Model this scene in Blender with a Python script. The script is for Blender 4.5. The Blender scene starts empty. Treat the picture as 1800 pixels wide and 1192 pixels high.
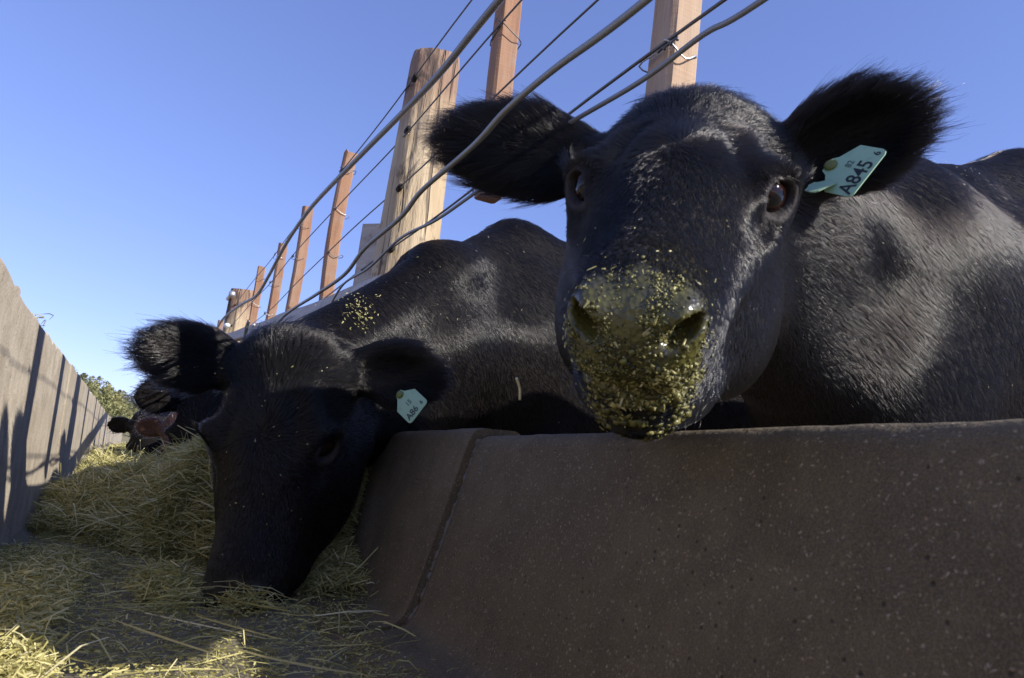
import bpy, math, random
import numpy as np
from mathutils import Vector, Matrix

# ------------------------------------------------------------------ camera, sky, sun, exposure
# metres; the camera is the origin, Y runs along the feed bunk, X across it towards the cattle, Z up
SC = bpy.context.scene
COL = SC.collection
random.seed(7)
RNG = np.random.default_rng(11)
FPX, CX, CY = 1236.0, 900.0, 596.0
def _n(v):
    v = np.asarray(v, float)
    return v / np.linalg.norm(v)
_y = _n((225 - CX, -(775 - CY), -FPX))
_z = np.array((1530 - CX, -(-5600 - CY), -FPX)); _z = _n(_z - _y * (_z @ _y))
CAMROT = np.array([np.cross(_y, _z), _y, _z])          # rows: world axes in camera space
cam_data = bpy.data.cameras.new('camera')
cam = bpy.data.objects.new('camera', cam_data); COL.objects.link(cam)
cam_data.sensor_width = 36.0
cam_data.lens = 36.0 * FPX / 1800.0
cam_data.clip_start = 0.02
cam_data.clip_end = 5000.0
cam_data.dof.use_dof = True
cam_data.dof.focus_distance = 1.55
cam_data.dof.aperture_fstop = cam_data.lens / 1.7        # about a 1.7 mm pupil
cam.matrix_world = Matrix([list(CAMROT[0]) + [0], list(CAMROT[1]) + [0], list(CAMROT[2]) + [0], [0, 0, 0, 1]])
SC.camera = cam

SUN_AZ = math.atan2(0.61, -0.79)     # measured from +Y towards +X
SUN_EL = math.radians(29.0)
SUN_DIR = Vector((math.sin(SUN_AZ) * math.cos(SUN_EL), math.cos(SUN_AZ) * math.cos(SUN_EL), math.sin(SUN_EL)))
world = bpy.data.worlds.new('World'); SC.world = world
world.use_nodes = True
wn = world.node_tree; wn.nodes.clear()
sky = wn.nodes.new('ShaderNodeTexSky'); sky.sky_type = 'NISHITA'; sky.sun_disc = False
sky.sun_elevation = SUN_EL; sky.sun_rotation = SUN_AZ
sky.altitude = 1500.0; sky.air_density = 1.15; sky.dust_density = 0.2; sky.ozone_density = 2.0
bg = wn.nodes.new('ShaderNodeBackground'); bg.inputs['Strength'].default_value = 0.15
wo = wn.nodes.new('ShaderNodeOutputWorld')
wb = wn.nodes.new('ShaderNodeMix'); wb.data_type = 'RGBA'; wb.blend_type = 'MULTIPLY'; wb.inputs[0].default_value = 1.0
wb.inputs[7].default_value = (0.94, 0.99, 1.56, 1.0)      # white balance of the camera
gm = wn.nodes.new('ShaderNodeGamma'); gm.inputs[1].default_value = 0.72      # the camera's tone curve, whole sky alike
wn.links.new(sky.outputs[0], gm.inputs[0]); wn.links.new(gm.outputs[0], wb.inputs[6]); wn.links.new(wb.outputs[2], bg.inputs[0]); wn.links.new(bg.outputs[0], wo.inputs[0])
sun_data = bpy.data.lights.new('sun', 'SUN'); sun_data.energy = 5.0; sun_data.angle = math.radians(0.53)
sun_data.color = (1.0, 0.95, 0.87)
sun = bpy.data.objects.new('sun', sun_data); COL.objects.link(sun)
sun.rotation_euler = SUN_DIR.to_track_quat('Z', 'Y').to_euler()
sun.location = SUN_DIR * 30
SC.view_settings.view_transform = 'Standard'; SC.view_settings.look = 'None'
SC.view_settings.exposure = 0.55; SC.view_settings.gamma = 1.0
SC.view_settings.use_curve_mapping = False
SC.render.engine = 'CYCLES'
SC.cycles.max_bounces = 8

# ------------------------------------------------------------------ helpers
def tag(o, label=None, cat=None, group=None, kind=None):
    if label: o['label'] = label
    if cat: o['category'] = cat
    if group: o['group'] = group
    if kind: o['kind'] = kind
    return o

def link(name, data, parent=None):
    o = bpy.data.objects.new(name, data); COL.objects.link(o)
    if parent is not None: o.parent = parent
    return o

def empty(name, loc=(0, 0, 0)):
    o = bpy.data.objects.new(name, None); COL.objects.link(o)
    o.location = loc; o.empty_display_size = 0.1
    return o

def mesh_np(name, V, F, mat=None, smooth=False):
    """V (n,3), F (m,3|4) index array or list of such arrays"""
    Fs = F if isinstance(F, list) else [F]
    me = bpy.data.meshes.new(name)
    V = np.asarray(V, np.float32)
    me.vertices.add(len(V)); me.vertices.foreach_set('co', V.ravel())
    loops = np.concatenate([np.asarray(f, np.int32).ravel() for f in Fs])
    sizes = np.concatenate([np.full(len(f), np.asarray(f).shape[1], np.int32) for f in Fs])
    starts = np.concatenate([[0], np.cumsum(sizes)[:-1]]).astype(np.int32)
    me.loops.add(len(loops)); me.loops.foreach_set('vertex_index', loops)
    me.polygons.add(len(sizes)); me.polygons.foreach_set('loop_start', starts)
    me.update(calc_edges=True)
    me.validate()
    me.polygons.foreach_set('use_smooth', np.full(len(me.polygons), bool(smooth)))
    if mat is not None: me.materials.append(mat)
    return me

class Mat:
    def __init__(s, name):
        s.m = bpy.data.materials.new(name); s.m.use_nodes = True
        s.t = s.m.node_tree; s.t.nodes.clear()
        s.out = s.t.nodes.new('ShaderNodeOutputMaterial')
    def n(s, typ, **kw):
        nd = s.t.nodes.new('ShaderNode' + typ)
        for k, v in kw.items():
            if k.startswith('_'): setattr(nd, k[1:], v)
            else: s.set(nd, k, v)
        return nd
    def set(s, nd, key, v):
        inp = nd.inputs[int(key[1:])] if key[0] == 'i' and key[1:].isdigit() else nd.inputs[key.replace('__', ' ')]
        if isinstance(v, bpy.types.NodeSocket): s.t.links.new(v, inp)
        else: inp.default_value = v
    def coord(s, scale=(1, 1, 1), kind='Object'):
        tc = s.n('TexCoord'); mp = s.n('Mapping'); s.t.links.new(tc.outputs[kind], mp.inputs[0])
        mp.inputs['Scale'].default_value = scale
        return mp.outputs[0]
    def noise(s, vec, scale, detail=4.0, rough=0.55, dist=0.0):
        nd = s.n('TexNoise'); s.t.links.new(vec, nd.inputs['Vector'])
        nd.inputs['Scale'].default_value = scale; nd.inputs['Detail'].default_value = detail
        nd.inputs['Roughness'].default_value = rough; nd.inputs['Distortion'].default_value = dist
        return nd.outputs['Fac']
    def voro(s, vec, scale, out='Distance', feature='F1'):
        nd = s.n('TexVoronoi'); nd.feature = feature; s.t.links.new(vec, nd.inputs['Vector'])
        nd.inputs['Scale'].default_value = scale
        return nd.outputs[out]
    def ramp(s, fac, stops, interp='LINEAR'):
        nd = s.n('ValToRGB'); cr = nd.color_ramp; cr.interpolation = interp
        while len(cr.elements) < len(stops): cr.elements.new(0.5)
        for e, (p, c) in zip(cr.elements, stops):
            e.position = p
            e.color = (c, c, c, 1) if isinstance(c, (int, float)) else (*c, 1)
        s.t.links.new(fac, nd.inputs[0])
        return nd.outputs[0]
    def mix(s, fac, a, b, mode='MIX'):
        nd = s.n('Mix'); nd.data_type = 'RGBA'; nd.blend_type = mode
        for sock, v in ((nd.inputs[0], fac), (nd.inputs[6], a), (nd.inputs[7], b)):
            if isinstance(v, bpy.types.NodeSocket): s.t.links.new(v, sock)
            elif isinstance(v, tuple): sock.default_value = (*v, 1) if len(v) == 3 else v
            else: sock.default_value = v
        return nd.outputs[2]
    def math(s, op, a, b=0.0, clamp=False):
        nd = s.n('Math'); nd.operation = op; nd.use_clamp = clamp
        for i, v in ((0, a), (1, b)):
            if isinstance(v, bpy.types.NodeSocket): s.t.links.new(v, nd.inputs[i])
            else: nd.inputs[i].default_value = v
        return nd.outputs[0]
    def attr(s, name, out='Fac'):
        nd = s.n('Attribute'); nd.attribute_name = name
        return nd.outputs[out]
    def bump(s, h, strength=0.3, dist=0.01, normal=None):
        nd = s.n('Bump'); s.t.links.new(h, nd.inputs['Height'])
        nd.inputs['Strength'].default_value = strength; nd.inputs['Distance'].default_value = dist
        if normal is not None: s.t.links.new(normal, nd.inputs['Normal'])
        return nd.outputs[0]
    def principled(s, color, rough=0.7, normal=None, **kw):
        p = s.n('BsdfPrincipled')
        for sock, v in (('Base Color', color), ('Roughness', rough)):
            if isinstance(v, bpy.types.NodeSocket): s.t.links.new(v, p.inputs[sock])
            elif isinstance(v, tuple): p.inputs[sock].default_value = (*v, 1)
            else: p.inputs[sock].default_value = v
        if normal is not None: s.t.links.new(normal, p.inputs['Normal'])
        for k, v in kw.items(): s.set(p, k, v)
        s.t.links.new(p.outputs[0], s.out.inputs[0])
        return s.m

def catmull(pts, sub=6):
    P = np.asarray(pts, float)
    if len(P) < 3: return P
    Q = np.vstack([2 * P[0] - P[1], P, 2 * P[-1] - P[-2]])
    out = []
    for i in range(1, len(Q) - 2):
        for t in np.linspace(0, 1, sub, endpoint=False):
            a, b, c, d = Q[i - 1], Q[i], Q[i + 1], Q[i + 2]
            out.append(0.5 * (2 * b + (c - a) * t + (2 * a - 5 * b + 4 * c - d) * t * t + (3 * b - a - 3 * c + d) * t ** 3))
    out.append(Q[-2])
    return np.array(out)

def tube_geo(pts, rad, sides=8, cap=True):
    P = np.asarray(pts, float); n = len(P)
    r = np.broadcast_to(np.asarray(rad, float), (n,))
    T = np.gradient(P, axis=0); T /= np.linalg.norm(T, axis=1)[:, None] + 1e-12
    up = np.array((0.31, 0.17, 0.93)); V = []
    u = np.cross(T[0], up); u /= np.linalg.norm(u)
    for i in range(n):
        u = u - T[i] * (u @ T[i]); u /= np.linalg.norm(u); w = np.cross(T[i], u)
        a = np.arange(sides) * 2 * np.pi / sides
        V.append(P[i] + r[i] * (np.cos(a)[:, None] * u + np.sin(a)[:, None] * w))
    V = np.vstack(V)
    i = np.arange(n - 1)[:, None] * sides; j = np.arange(sides)[None]; k = (j + 1) % sides
    F = np.stack([i + j, i + k, i + sides + k, i + sides + j], -1).reshape(-1, 4)
    Fs = [F]
    if cap:
        V = np.vstack([V, P[0], P[-1]]); m = n * sides
        Fs.append(np.array([[m, b, a] for a, b in zip(range(sides), list(range(1, sides)) + [0])] +
                           [[m + 1, (n - 1) * sides + a, (n - 1) * sides + b] for a, b in zip(range(sides), list(range(1, sides)) + [0])]))
    return V, Fs

class Geo:
    """collects triangles and quads of ONE thing or part"""
    def __init__(s): s.V = []; s.Q = []; s.T = []; s.n = 0
    def add(s, V, Fs):
        for f in (Fs if isinstance(Fs, list) else [Fs]):
            f = np.asarray(f)
            (s.Q if f.shape[1] == 4 else s.T).append(f + s.n)
        s.V.append(np.asarray(V)); s.n += len(V)
        return s
    def tube(s, pts, r, sides=8): return s.add(*tube_geo(pts, r, sides))
    def mesh(s, name, mat, smooth=False):
        Fs = []
        if s.Q: Fs.append(np.vstack(s.Q))
        if s.T: Fs.append(np.vstack(s.T))
        return mesh_np(name, np.vstack(s.V), Fs, mat, smooth)
    def build(s, name, mat, parent=None, smooth=False): return link(name, s.mesh(name, mat, smooth), parent)

def snoise(P, freq, seed=0, octaves=3):
    """cheap smooth vectorised noise, about -1..1"""
    r = np.random.default_rng(seed); out = np.zeros(len(P)); amp = 1.0; tot = 0
    for o in range(octaves):
        for _ in range(4):
            d = r.normal(size=P.shape[1]); d *= freq * (2 ** o) * (0.7 + 0.6 * r.random()) / np.linalg.norm(d)
            out += amp * np.sin(P @ d * 2 * np.pi + r.random() * 6.28) / 2.2
        tot += amp; amp *= 0.5
    return out / tot
# ------------------------------------------------------------------ cattle: a signed-distance body, meshed in one piece
def smin(a, b, k):
    h = np.clip(0.5 + 0.5 * (b - a) / k, 0, 1)
    return b + (a - b) * h - k * h * (1 - h)
def smax(a, b, k): return -smin(-a, -b, k)

class SDF:
    def __init__(s): s.p = []
    def ell(s, c, r, k, R=None, sub=False):
        r = np.asarray(r, float); s.p.append(('e', np.asarray(c, float), r, k, np.eye(3) if R is None else R, sub, np.asarray(c, float), r.max()))
    def cone(s, a, b, ra, rb, k, sub=False):
        a = np.asarray(a, float); b = np.asarray(b, float)
        s.p.append(('c', (a, b), (ra, rb), k, None, sub, (a + b) / 2, np.linalg.norm(b - a) / 2 + max(ra, rb)))
    def ring(s, c, R, rx, ry, t, k):
        s.p.append(('r', np.asarray(c, float), (rx, ry, t), k, R, False, np.asarray(c, float), max(rx, ry) + t))
    def eval(s, P, margin=None):
        d = np.full(len(P), 1.0)
        for typ, c, r, k, R, sub, bc, br in s.p:
            if margin is None: idx = slice(None); Q = P
            else:
                idx = np.nonzero(((P - bc) ** 2).sum(1) < (br + k + margin) ** 2)[0]
                if not len(idx): continue
                Q = P[idx]
            if typ == 'e':
                q = (Q - c) @ R; k0 = np.linalg.norm(q / r, axis=1); k1 = np.linalg.norm(q / (r * r), axis=1) + 1e-9
                e = k0 * (k0 - 1) / k1
            elif typ == 'c':
                a, b = c; ab = b - a; t = np.clip((Q - a) @ ab / (ab @ ab), 0, 1)
                e = np.linalg.norm(Q - a - t[:, None] * ab, axis=1) - (r[0] + (r[1] - r[0]) * t)
            else:
                q = (Q - c) @ R; rx, ry, tt = r
                m = (rx + ry) / 2; rho = np.sqrt((q[:, 0] * m / rx) ** 2 + (q[:, 1] * m / ry) ** 2)
                e = np.sqrt((rho - m) ** 2 + q[:, 2] ** 2) - tt
            d[idx] = smax(d[idx], -e, k) if sub else smin(d[idx], e, k)
        return d

def graded(lo, hi, f0, f1, fine, coarse):
    """grid lines: fine between f0 and f1, growing to coarse outside"""
    xs = list(np.arange(f0, f1 + fine, fine)); st = fine
    while xs[-1] < hi: st = min(coarse, st * 1.12); xs.append(xs[-1] + st)
    lowx = []; st = fine; x = f0
    while x > lo: st = min(coarse, st * 1.12); x -= st; lowx.append(x)
    return np.array(lowx[::-1] + xs)

def surface_nets(sdf, xs, ys, zs, extra=None):
    nx, ny, nz = len(xs), len(ys), len(zs); B = 8
    D = np.full((nx, ny, nz), 1.0, np.float32)
    bi = [np.arange(0, n, B) for n in (nx, ny, nz)]
    ce = [0.5 * (c[b] + c[np.minimum(b + B, len(c) - 1)]) for c, b in zip((xs, ys, zs), bi)]
    ha = [0.5 * np.abs(c[np.minimum(b + B, len(c) - 1)] - c[b]) for c, b in zip((xs, ys, zs), bi)]
    G = np.stack(np.meshgrid(*ce, indexing='ij'), -1).reshape(-1, 3)
    H = np.linalg.norm(np.stack(np.meshgrid(*ha, indexing='ij'), -1).reshape(-1, 3), axis=1)
    I = np.stack(np.meshgrid(*bi, indexing='ij'), -1).reshape(-1, 3)
    dc = sdf.eval(G)
    for (i, j, k), d in zip(I[dc < 0], dc[dc < 0]): D[i:i + B, j:j + B, k:k + B] = -1
    keep = I[np.abs(dc) < H * 1.5 + 0.02]
    off = np.stack(np.meshgrid(*[np.arange(B)] * 3, indexing='ij'), -1).reshape(-1, 3)
    for s in range(0, len(keep), 400):
        K = (keep[s:s + 400, None, :] + off[None]).reshape(-1, 3)
        K = K[(K[:, 0] < nx) & (K[:, 1] < ny) & (K[:, 2] < nz)]
        P = np.stack([xs[K[:, 0]], ys[K[:, 1]], zs[K[:, 2]]], 1)
        d = sdf.eval(P, 0.06)
        if extra is not None: d = d + extra(P)
        D[K[:, 0], K[:, 1], K[:, 2]] = d
    S = D < 0
    A = np.zeros((nx - 1, ny - 1, nz - 1), np.int8)
    for a in (0, 1):
        for b in (0, 1):
            for c in (0, 1): A += S[a:nx - 1 + a, b:ny - 1 + b, c:nz - 1 + c]
    C = np.argwhere((A > 0) & (A < 8)); del A
    idm = np.full((nx - 1, ny - 1, nz - 1), -1, np.int32); idm[C[:, 0], C[:, 1], C[:, 2]] = np.arange(len(C))
    acc = np.zeros((len(C), 3)); cnt = np.zeros(len(C))
    cor = [(a, b, c) for a in (0, 1) for b in (0, 1) for c in (0, 1)]
    crd = (xs, ys, zs)
    for p in cor:
        for ax in range(3):
            if p[ax]: continue
            q = list(p); q[ax] = 1
            i0 = C + p; i1 = C + q
            d0 = D[i0[:, 0], i0[:, 1], i0[:, 2]].astype(float); d1 = D[i1[:, 0], i1[:, 1], i1[:, 2]].astype(float)
            m = (d0 < 0) != (d1 < 0); t = d0[m] / (d0[m] - d1[m])
            p0 = np.stack([crd[a][i0[m, a]] for a in range(3)], 1); p1 = np.stack([crd[a][i1[m, a]] for a in range(3)], 1)
            acc[m] += p0 + (p1 - p0) * t[:, None]; cnt[m] += 1
    V = acc / cnt[:, None]
    F = []
    for ax in range(3):
        u, w = [(1, 2), (2, 0), (0, 1)][ax]
        sl0 = [slice(1, -1)] * 3; sl1 = [slice(1, -1)] * 3
        sl0[ax] = slice(0, -1); sl1[ax] = slice(1, None)
        E = np.argwhere(S[tuple(sl0)] != S[tuple(sl1)])
        add = np.array([1, 1, 1]); add[ax] = 0; E = E + add
        ins = S[E[:, 0], E[:, 1], E[:, 2]]
        def cell(du, dw):
            K = E.copy(); K[:, u] += du; K[:, w] += dw
            return idm[K[:, 0], K[:, 1], K[:, 2]]
        q = np.stack([cell(-1, -1), cell(0, -1), cell(0, 0), cell(-1, 0)], 1)
        q[~ins] = q[~ins][:, ::-1]
        F.append(q[(q >= 0).all(1)])
    return V, np.vstack(F)

def vnormals(V, F):
    a = V[F[:, 2]] - V[F[:, 0]]; b = V[F[:, 3]] - V[F[:, 1]]
    fn = np.cross(a, b); N = np.zeros_like(V)
    for i in range(4): np.add.at(N, F[:, i], fn)
    return N / (np.linalg.norm(N, axis=1)[:, None] + 1e-12), np.linalg.norm(fn, axis=1) * 0.5

def rot_cols(x, z):
    x = _n(x); z = np.asarray(z, float); z = _n(z - x * (x @ z))
    return np.stack([x, np.cross(z, x), z], 1)

EYE = np.array((0.192, 0.101, -0.050))
EYE_AX = (.85, .26)
def head_sdf(s, R, t, mouth_open=0.0):
    def g(x, y, z): return R @ np.array((x, y, z)) + t
    def both(f):
        f(1); f(-1)
    s.ell(g(.085, 0, -.085), (.115, .097, .083), .04, R)
    s.ell(g(.015, 0, -.046), (.05, .080, .048), .045, R)
    s.ell(g(.175, 0, -.068), (.125, .092, .068), .04, R)
    both(lambda q: s.ell(g(.178, .074 * q, -.058), (.056, .034, .036), .03, R))
    s.cone(g(.18, 0, -.084), g(.40, 0, -.082), .070, .056, .05)
    both(lambda q: s.cone(g(.22, .036 * q, -.120), g(.39, .022 * q, -.108), .052, .046, .04))
    both(lambda q: s.ell(g(.150, .071 * q, -.180), (.130, .054, .105), .04, R))
    both(lambda q: s.cone(g(.12, .078 * q, -.235), g(.37, .030 * q, -.182), .054, .042, .035))
    both(lambda q: s.ell(g(.225, .072 * q, -.185), (.105, .048, .080), .04, R))
    s.ell(g(.12, 0, -.17), (.13, .06, .085), .03, R)
    # cheek bone running forward of the eye
    both(lambda q: s.cone(g(.185, .090 * q, -.085), g(.29, .055 * q, -.095), .024, .018, .04))
    # muzzle, lips, chin
    s.ell(g(.422, 0, -.076), (.058, .052, .046), .03, R)
    both(lambda q: s.ell(g(.450, .038 * q, -.060), (.030, .021, .024), .016, R))
    both(lambda q: s.ell(g(.436, .026 * q, -.098), (.046, .032, .030), .02, R))
    s.ell(g(.385, 0, -.170), (.078, .054, .048), .03, R)
    s.ell(g(.415, 0, -.140), (.052, .054, .034), .02, R)
    # mouth line, nostrils
    s.ell(g(.474, 0, -.124), (.026, .050, .0026), .005, R, True)
    both(lambda q: s.ell(g(.440, .054 * q, -.130), (.040, .018, .0026), .005, R, True))
    both(lambda q: s.ell(g(.478, .043 * q, -.060), (.038, .0195, .0092), .004,
                         R @ rot_cols((1, .15 * q, .0), (0, -.75 * q, 1.0)), True))
    both(lambda q: s.ell(g(.478, .031 * q, -.070), (.018, .009, .0055), .004, R, True))
    # hollow before and above the eye, socket, lids
    both(lambda q: s.ell(g(.240, .102 * q, -.062), (.028, .012, .010), .022, R, True))
    both(lambda q: s.ell(g(.130, .118 * q, -.045), (.030, .020, .020), .025, R, True))
    # ridge over the orbit with the fold inside it, crest of the cheek
    both(lambda q: s.cone(g(.115, .066 * q, -.020), g(.200, .086 * q, -.030), .013, .011, .014))
    both(lambda q: s.cone(g(.125, .046 * q, .004), g(.205, .064 * q, -.006), .006, .005, .012, True))
    both(lambda q: s.cone(g(.250, .080 * q, -.098), g(.340, .056 * q, -.100), .013, .011, .022))
    for q in (1, -1):
        ax = _n((EYE_AX[0], q, EYE_AX[1])); E = g(EYE[0], EYE[1] * q, EYE[2])
        RR0 = rot_cols((1, -1.0 * q, -.35), ax); RR = R @ RR0; RR0 = RR0 * np.array((1, 1 if RR0[2, 1] > 0 else -1, 1))
        s.ell(E + R @ ax * -.009, (.036, .031, .024), .025, RR)
        s.ell(E + R @ ax * .012, (.0235, .0185, .024), .005, RR, True)
        s.ring(E + R @ ax * .0075, RR, .0255, .0203, .0044, .006)
        s.ring(E + R @ (ax * -.001), RR, .038, .031, .0036, .012)

def ear_sdf(s, B, T, face, w, head_pt):
    L = np.linalg.norm(T - B); R = rot_cols(T - B, face); c = B + (T - B) * .52
    s.cone(head_pt, B + (T - B) * .22, .036, .030, .03)
    s.ell(c, (L * .52, w, .028), .02, R)
    s.ell(c + R[:, 2] * .024 + R[:, 0] * .01, (L * .43, w * .72, .022), .012, R, True)

def body_sdf(s, Wt, u, gz, scale=1.0):
    u = _n((u[0], u[1], 0)); v = np.array((-u[1], u[0], 0)); z = np.array((0, 0, 1.0))
    def g(a, b, c): return np.asarray(Wt) + u * a + v * b + z * c
    R = np.stack([u, v, z], 1)
    s.ell(g(.15, 0, -.45), (.44, .26, .38), .06, R)
    s.ell(g(.78, 0, -.46), (.72, .36, .42), .08, R)
    s.ell(g(1.40, 0, -.36), (.38, .29, .35), .08, R)
    s.cone(g(0, 0, -.085), g(.55, 0, -.12), .085, .10, .12)
    s.cone(g(.5, 0, -.14), g(1.5, 0, -.10), .11, .11, .12)
    s.ell(g(-.18, 0, -.66), (.20, .15, .20), .10, R)
    for q in (1, -1):
        s.ell(g(.03, .165 * q, -.50), (.17, .105, .30), .07, R @ rot_cols((1, 0, .25), (-.25, 0, 1)))
        s.ell(g(1.42, .18 * q, -.50), (.24, .13, .30), .06, R)
        dn = gz - Wt[2]
        s.cone(g(.06, .17 * q, -.70), g(.03, .16 * q, dn + .42), .090, .058, .05)
        s.cone(g(.03, .16 * q, dn + .42), g(.05, .16 * q, dn + .12), .054, .040, .03)
        s.cone(g(.05, .16 * q, dn + .12), g(.00, .16 * q, dn + .045), .045, .050, .02)
        s.cone(g(1.45, .17 * q, -.66), g(1.30, .17 * q, dn + .62), .13, .085, .06)
        s.cone(g(1.30, .17 * q, dn + .62), g(1.58, .17 * q, dn + .46), .080, .058, .04)
        s.cone(g(1.58, .17 * q, dn + .46), g(1.55, .17 * q, dn + .12), .052, .042, .03)
        s.cone(g(1.55, .17 * q, dn + .12), g(1.50, .17 * q, dn + .045), .045, .050, .02)
    s.cone(g(1.76, 0, -.16), g(1.84, 0, -.55), .035, .022, .03)
    s.cone(g(1.84, 0, -.55), g(1.83, 0, -.95), .022, .035, .02)
def sstep(a, b, x):
    t = np.clip((x - a) / (b - a), 0, 1)
    return t * t * (3 - 2 * t)

def fur_curves(name, roots, N, D, L, lift, rad, tint, mat, parent, droop=0.25, npt=5, seed=0, clump=0.006, clump_amt=0.5, curl=0.0, face=0.0):
    """hair strands: roots, normals, comb direction, length, lift (0 flat .. 1 upright)"""
    n = len(roots); r = np.random.default_rng(seed)
    Dt = D - N * (D * N).sum(1)[:, None]; Dt /= np.linalg.norm(Dt, axis=1)[:, None] + 1e-9
    S = np.cross(N, Dt)
    Dt = Dt + S * (r.normal(size=n) * 0.07)[:, None]; Dt /= np.linalg.norm(Dt, axis=1)[:, None]
    lf = np.clip(lift * (0.75 + 0.5 * r.random(n)), 0.02, 1.2)
    Lr = L * (0.65 + 0.55 * r.random(n))
    t = np.linspace(0, 1, npt)[None, :, None]
    a = np.cos(lf * 1.45)[:, None, None]; b = np.sin(lf * 1.45)[:, None, None]
    l3 = Lr[:, None, None]
    P = roots[:, None, :] + l3 * (Dt[:, None, :] * (a * t + b * droop * t * t * 1.4) + N[:, None, :] * (b * (t - droop * 1.6 * t * t)))
    if curl > 0:
        P = P + S[:, None, :] * l3 * curl * np.sin(t * 3.0 + r.random(n)[:, None, None] * 6.28) * t
    # tufts: strands rooted in one cell lean towards that cell's guide strand
    wob = roots + 0.35 * clump * np.stack([snoise(roots, 0.6 / clump, 5 + i, 1) for i in range(3)], 1)
    key = np.floor(wob / clump).astype(np.int64)
    hk = (key[:, 0] * 73856093) ^ (key[:, 1] * 19349663) ^ (key[:, 2] * 83492791)
    _, first, inv = np.unique(hk, return_index=True, return_inverse=True)
    G = P[first[inv]]
    near = np.linalg.norm(roots - roots[first[inv]], axis=1) < clump * 2.2
    ca = (np.broadcast_to(clump_amt, (n,)) * (0.5 + 0.7 * r.random(n)))[:, None, None] * t ** 1.3
    P = P + (G - P) * np.clip(ca, 0, 0.95) * near[:, None, None]
    P = P + (r.normal(size=(n, 1, 3)) * l3 * 0.035) * t
    cu = bpy.data.hair_curves.new(name)
    cu.add_curves([npt] * n)
    cu.points.foreach_set('position', P.astype(np.float32).ravel())
    taper = np.linspace(1, 0.25, npt)[None]
    rd = (np.broadcast_to(rad, (n,))[:, None] * taper).astype(np.float32)
    at = cu.attributes.get('radius') or cu.attributes.new('radius', 'FLOAT', 'POINT')
    at.data.foreach_set('value', rd.ravel())
    at = cu.attributes.new('tint', 'FLOAT', 'CURVE'); at.data.foreach_set('value', tint.astype(np.float32))
    at = cu.attributes.new('face', 'FLOAT', 'CURVE'); at.data.foreach_set('value', np.broadcast_to(np.asarray(face, np.float32), (n,)).copy())
    cu.materials.append(mat)
    return link(name, cu, parent)

def sample_faces(V, F, w, n, seed):
    r = np.random.default_rng(seed); cw = np.cumsum(w); f = np.searchsorted(cw, r.random(n) * cw[-1])
    f = np.minimum(f, len(F) - 1)
    u, v = r.random(n), r.random(n); q = F[f]
    P = (V[q[:, 0]] * ((1 - u) * (1 - v))[:, None] + V[q[:, 1]] * (u * (1 - v))[:, None] + V[q[:, 2]] * (u * v)[:, None] + V[q[:, 3]] * ((1 - u) * v)[:, None])
    return P, f

def in_ear(P, e):
    B, T, face, w = e; L = np.linalg.norm(T - B); R = rot_cols(T - B, face)
    q = (P - (B + (T - B) * .5)) @ R
    return q / np.array((L * .60, w * 1.15, .055)), R, q, L

class Cow: pass

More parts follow.
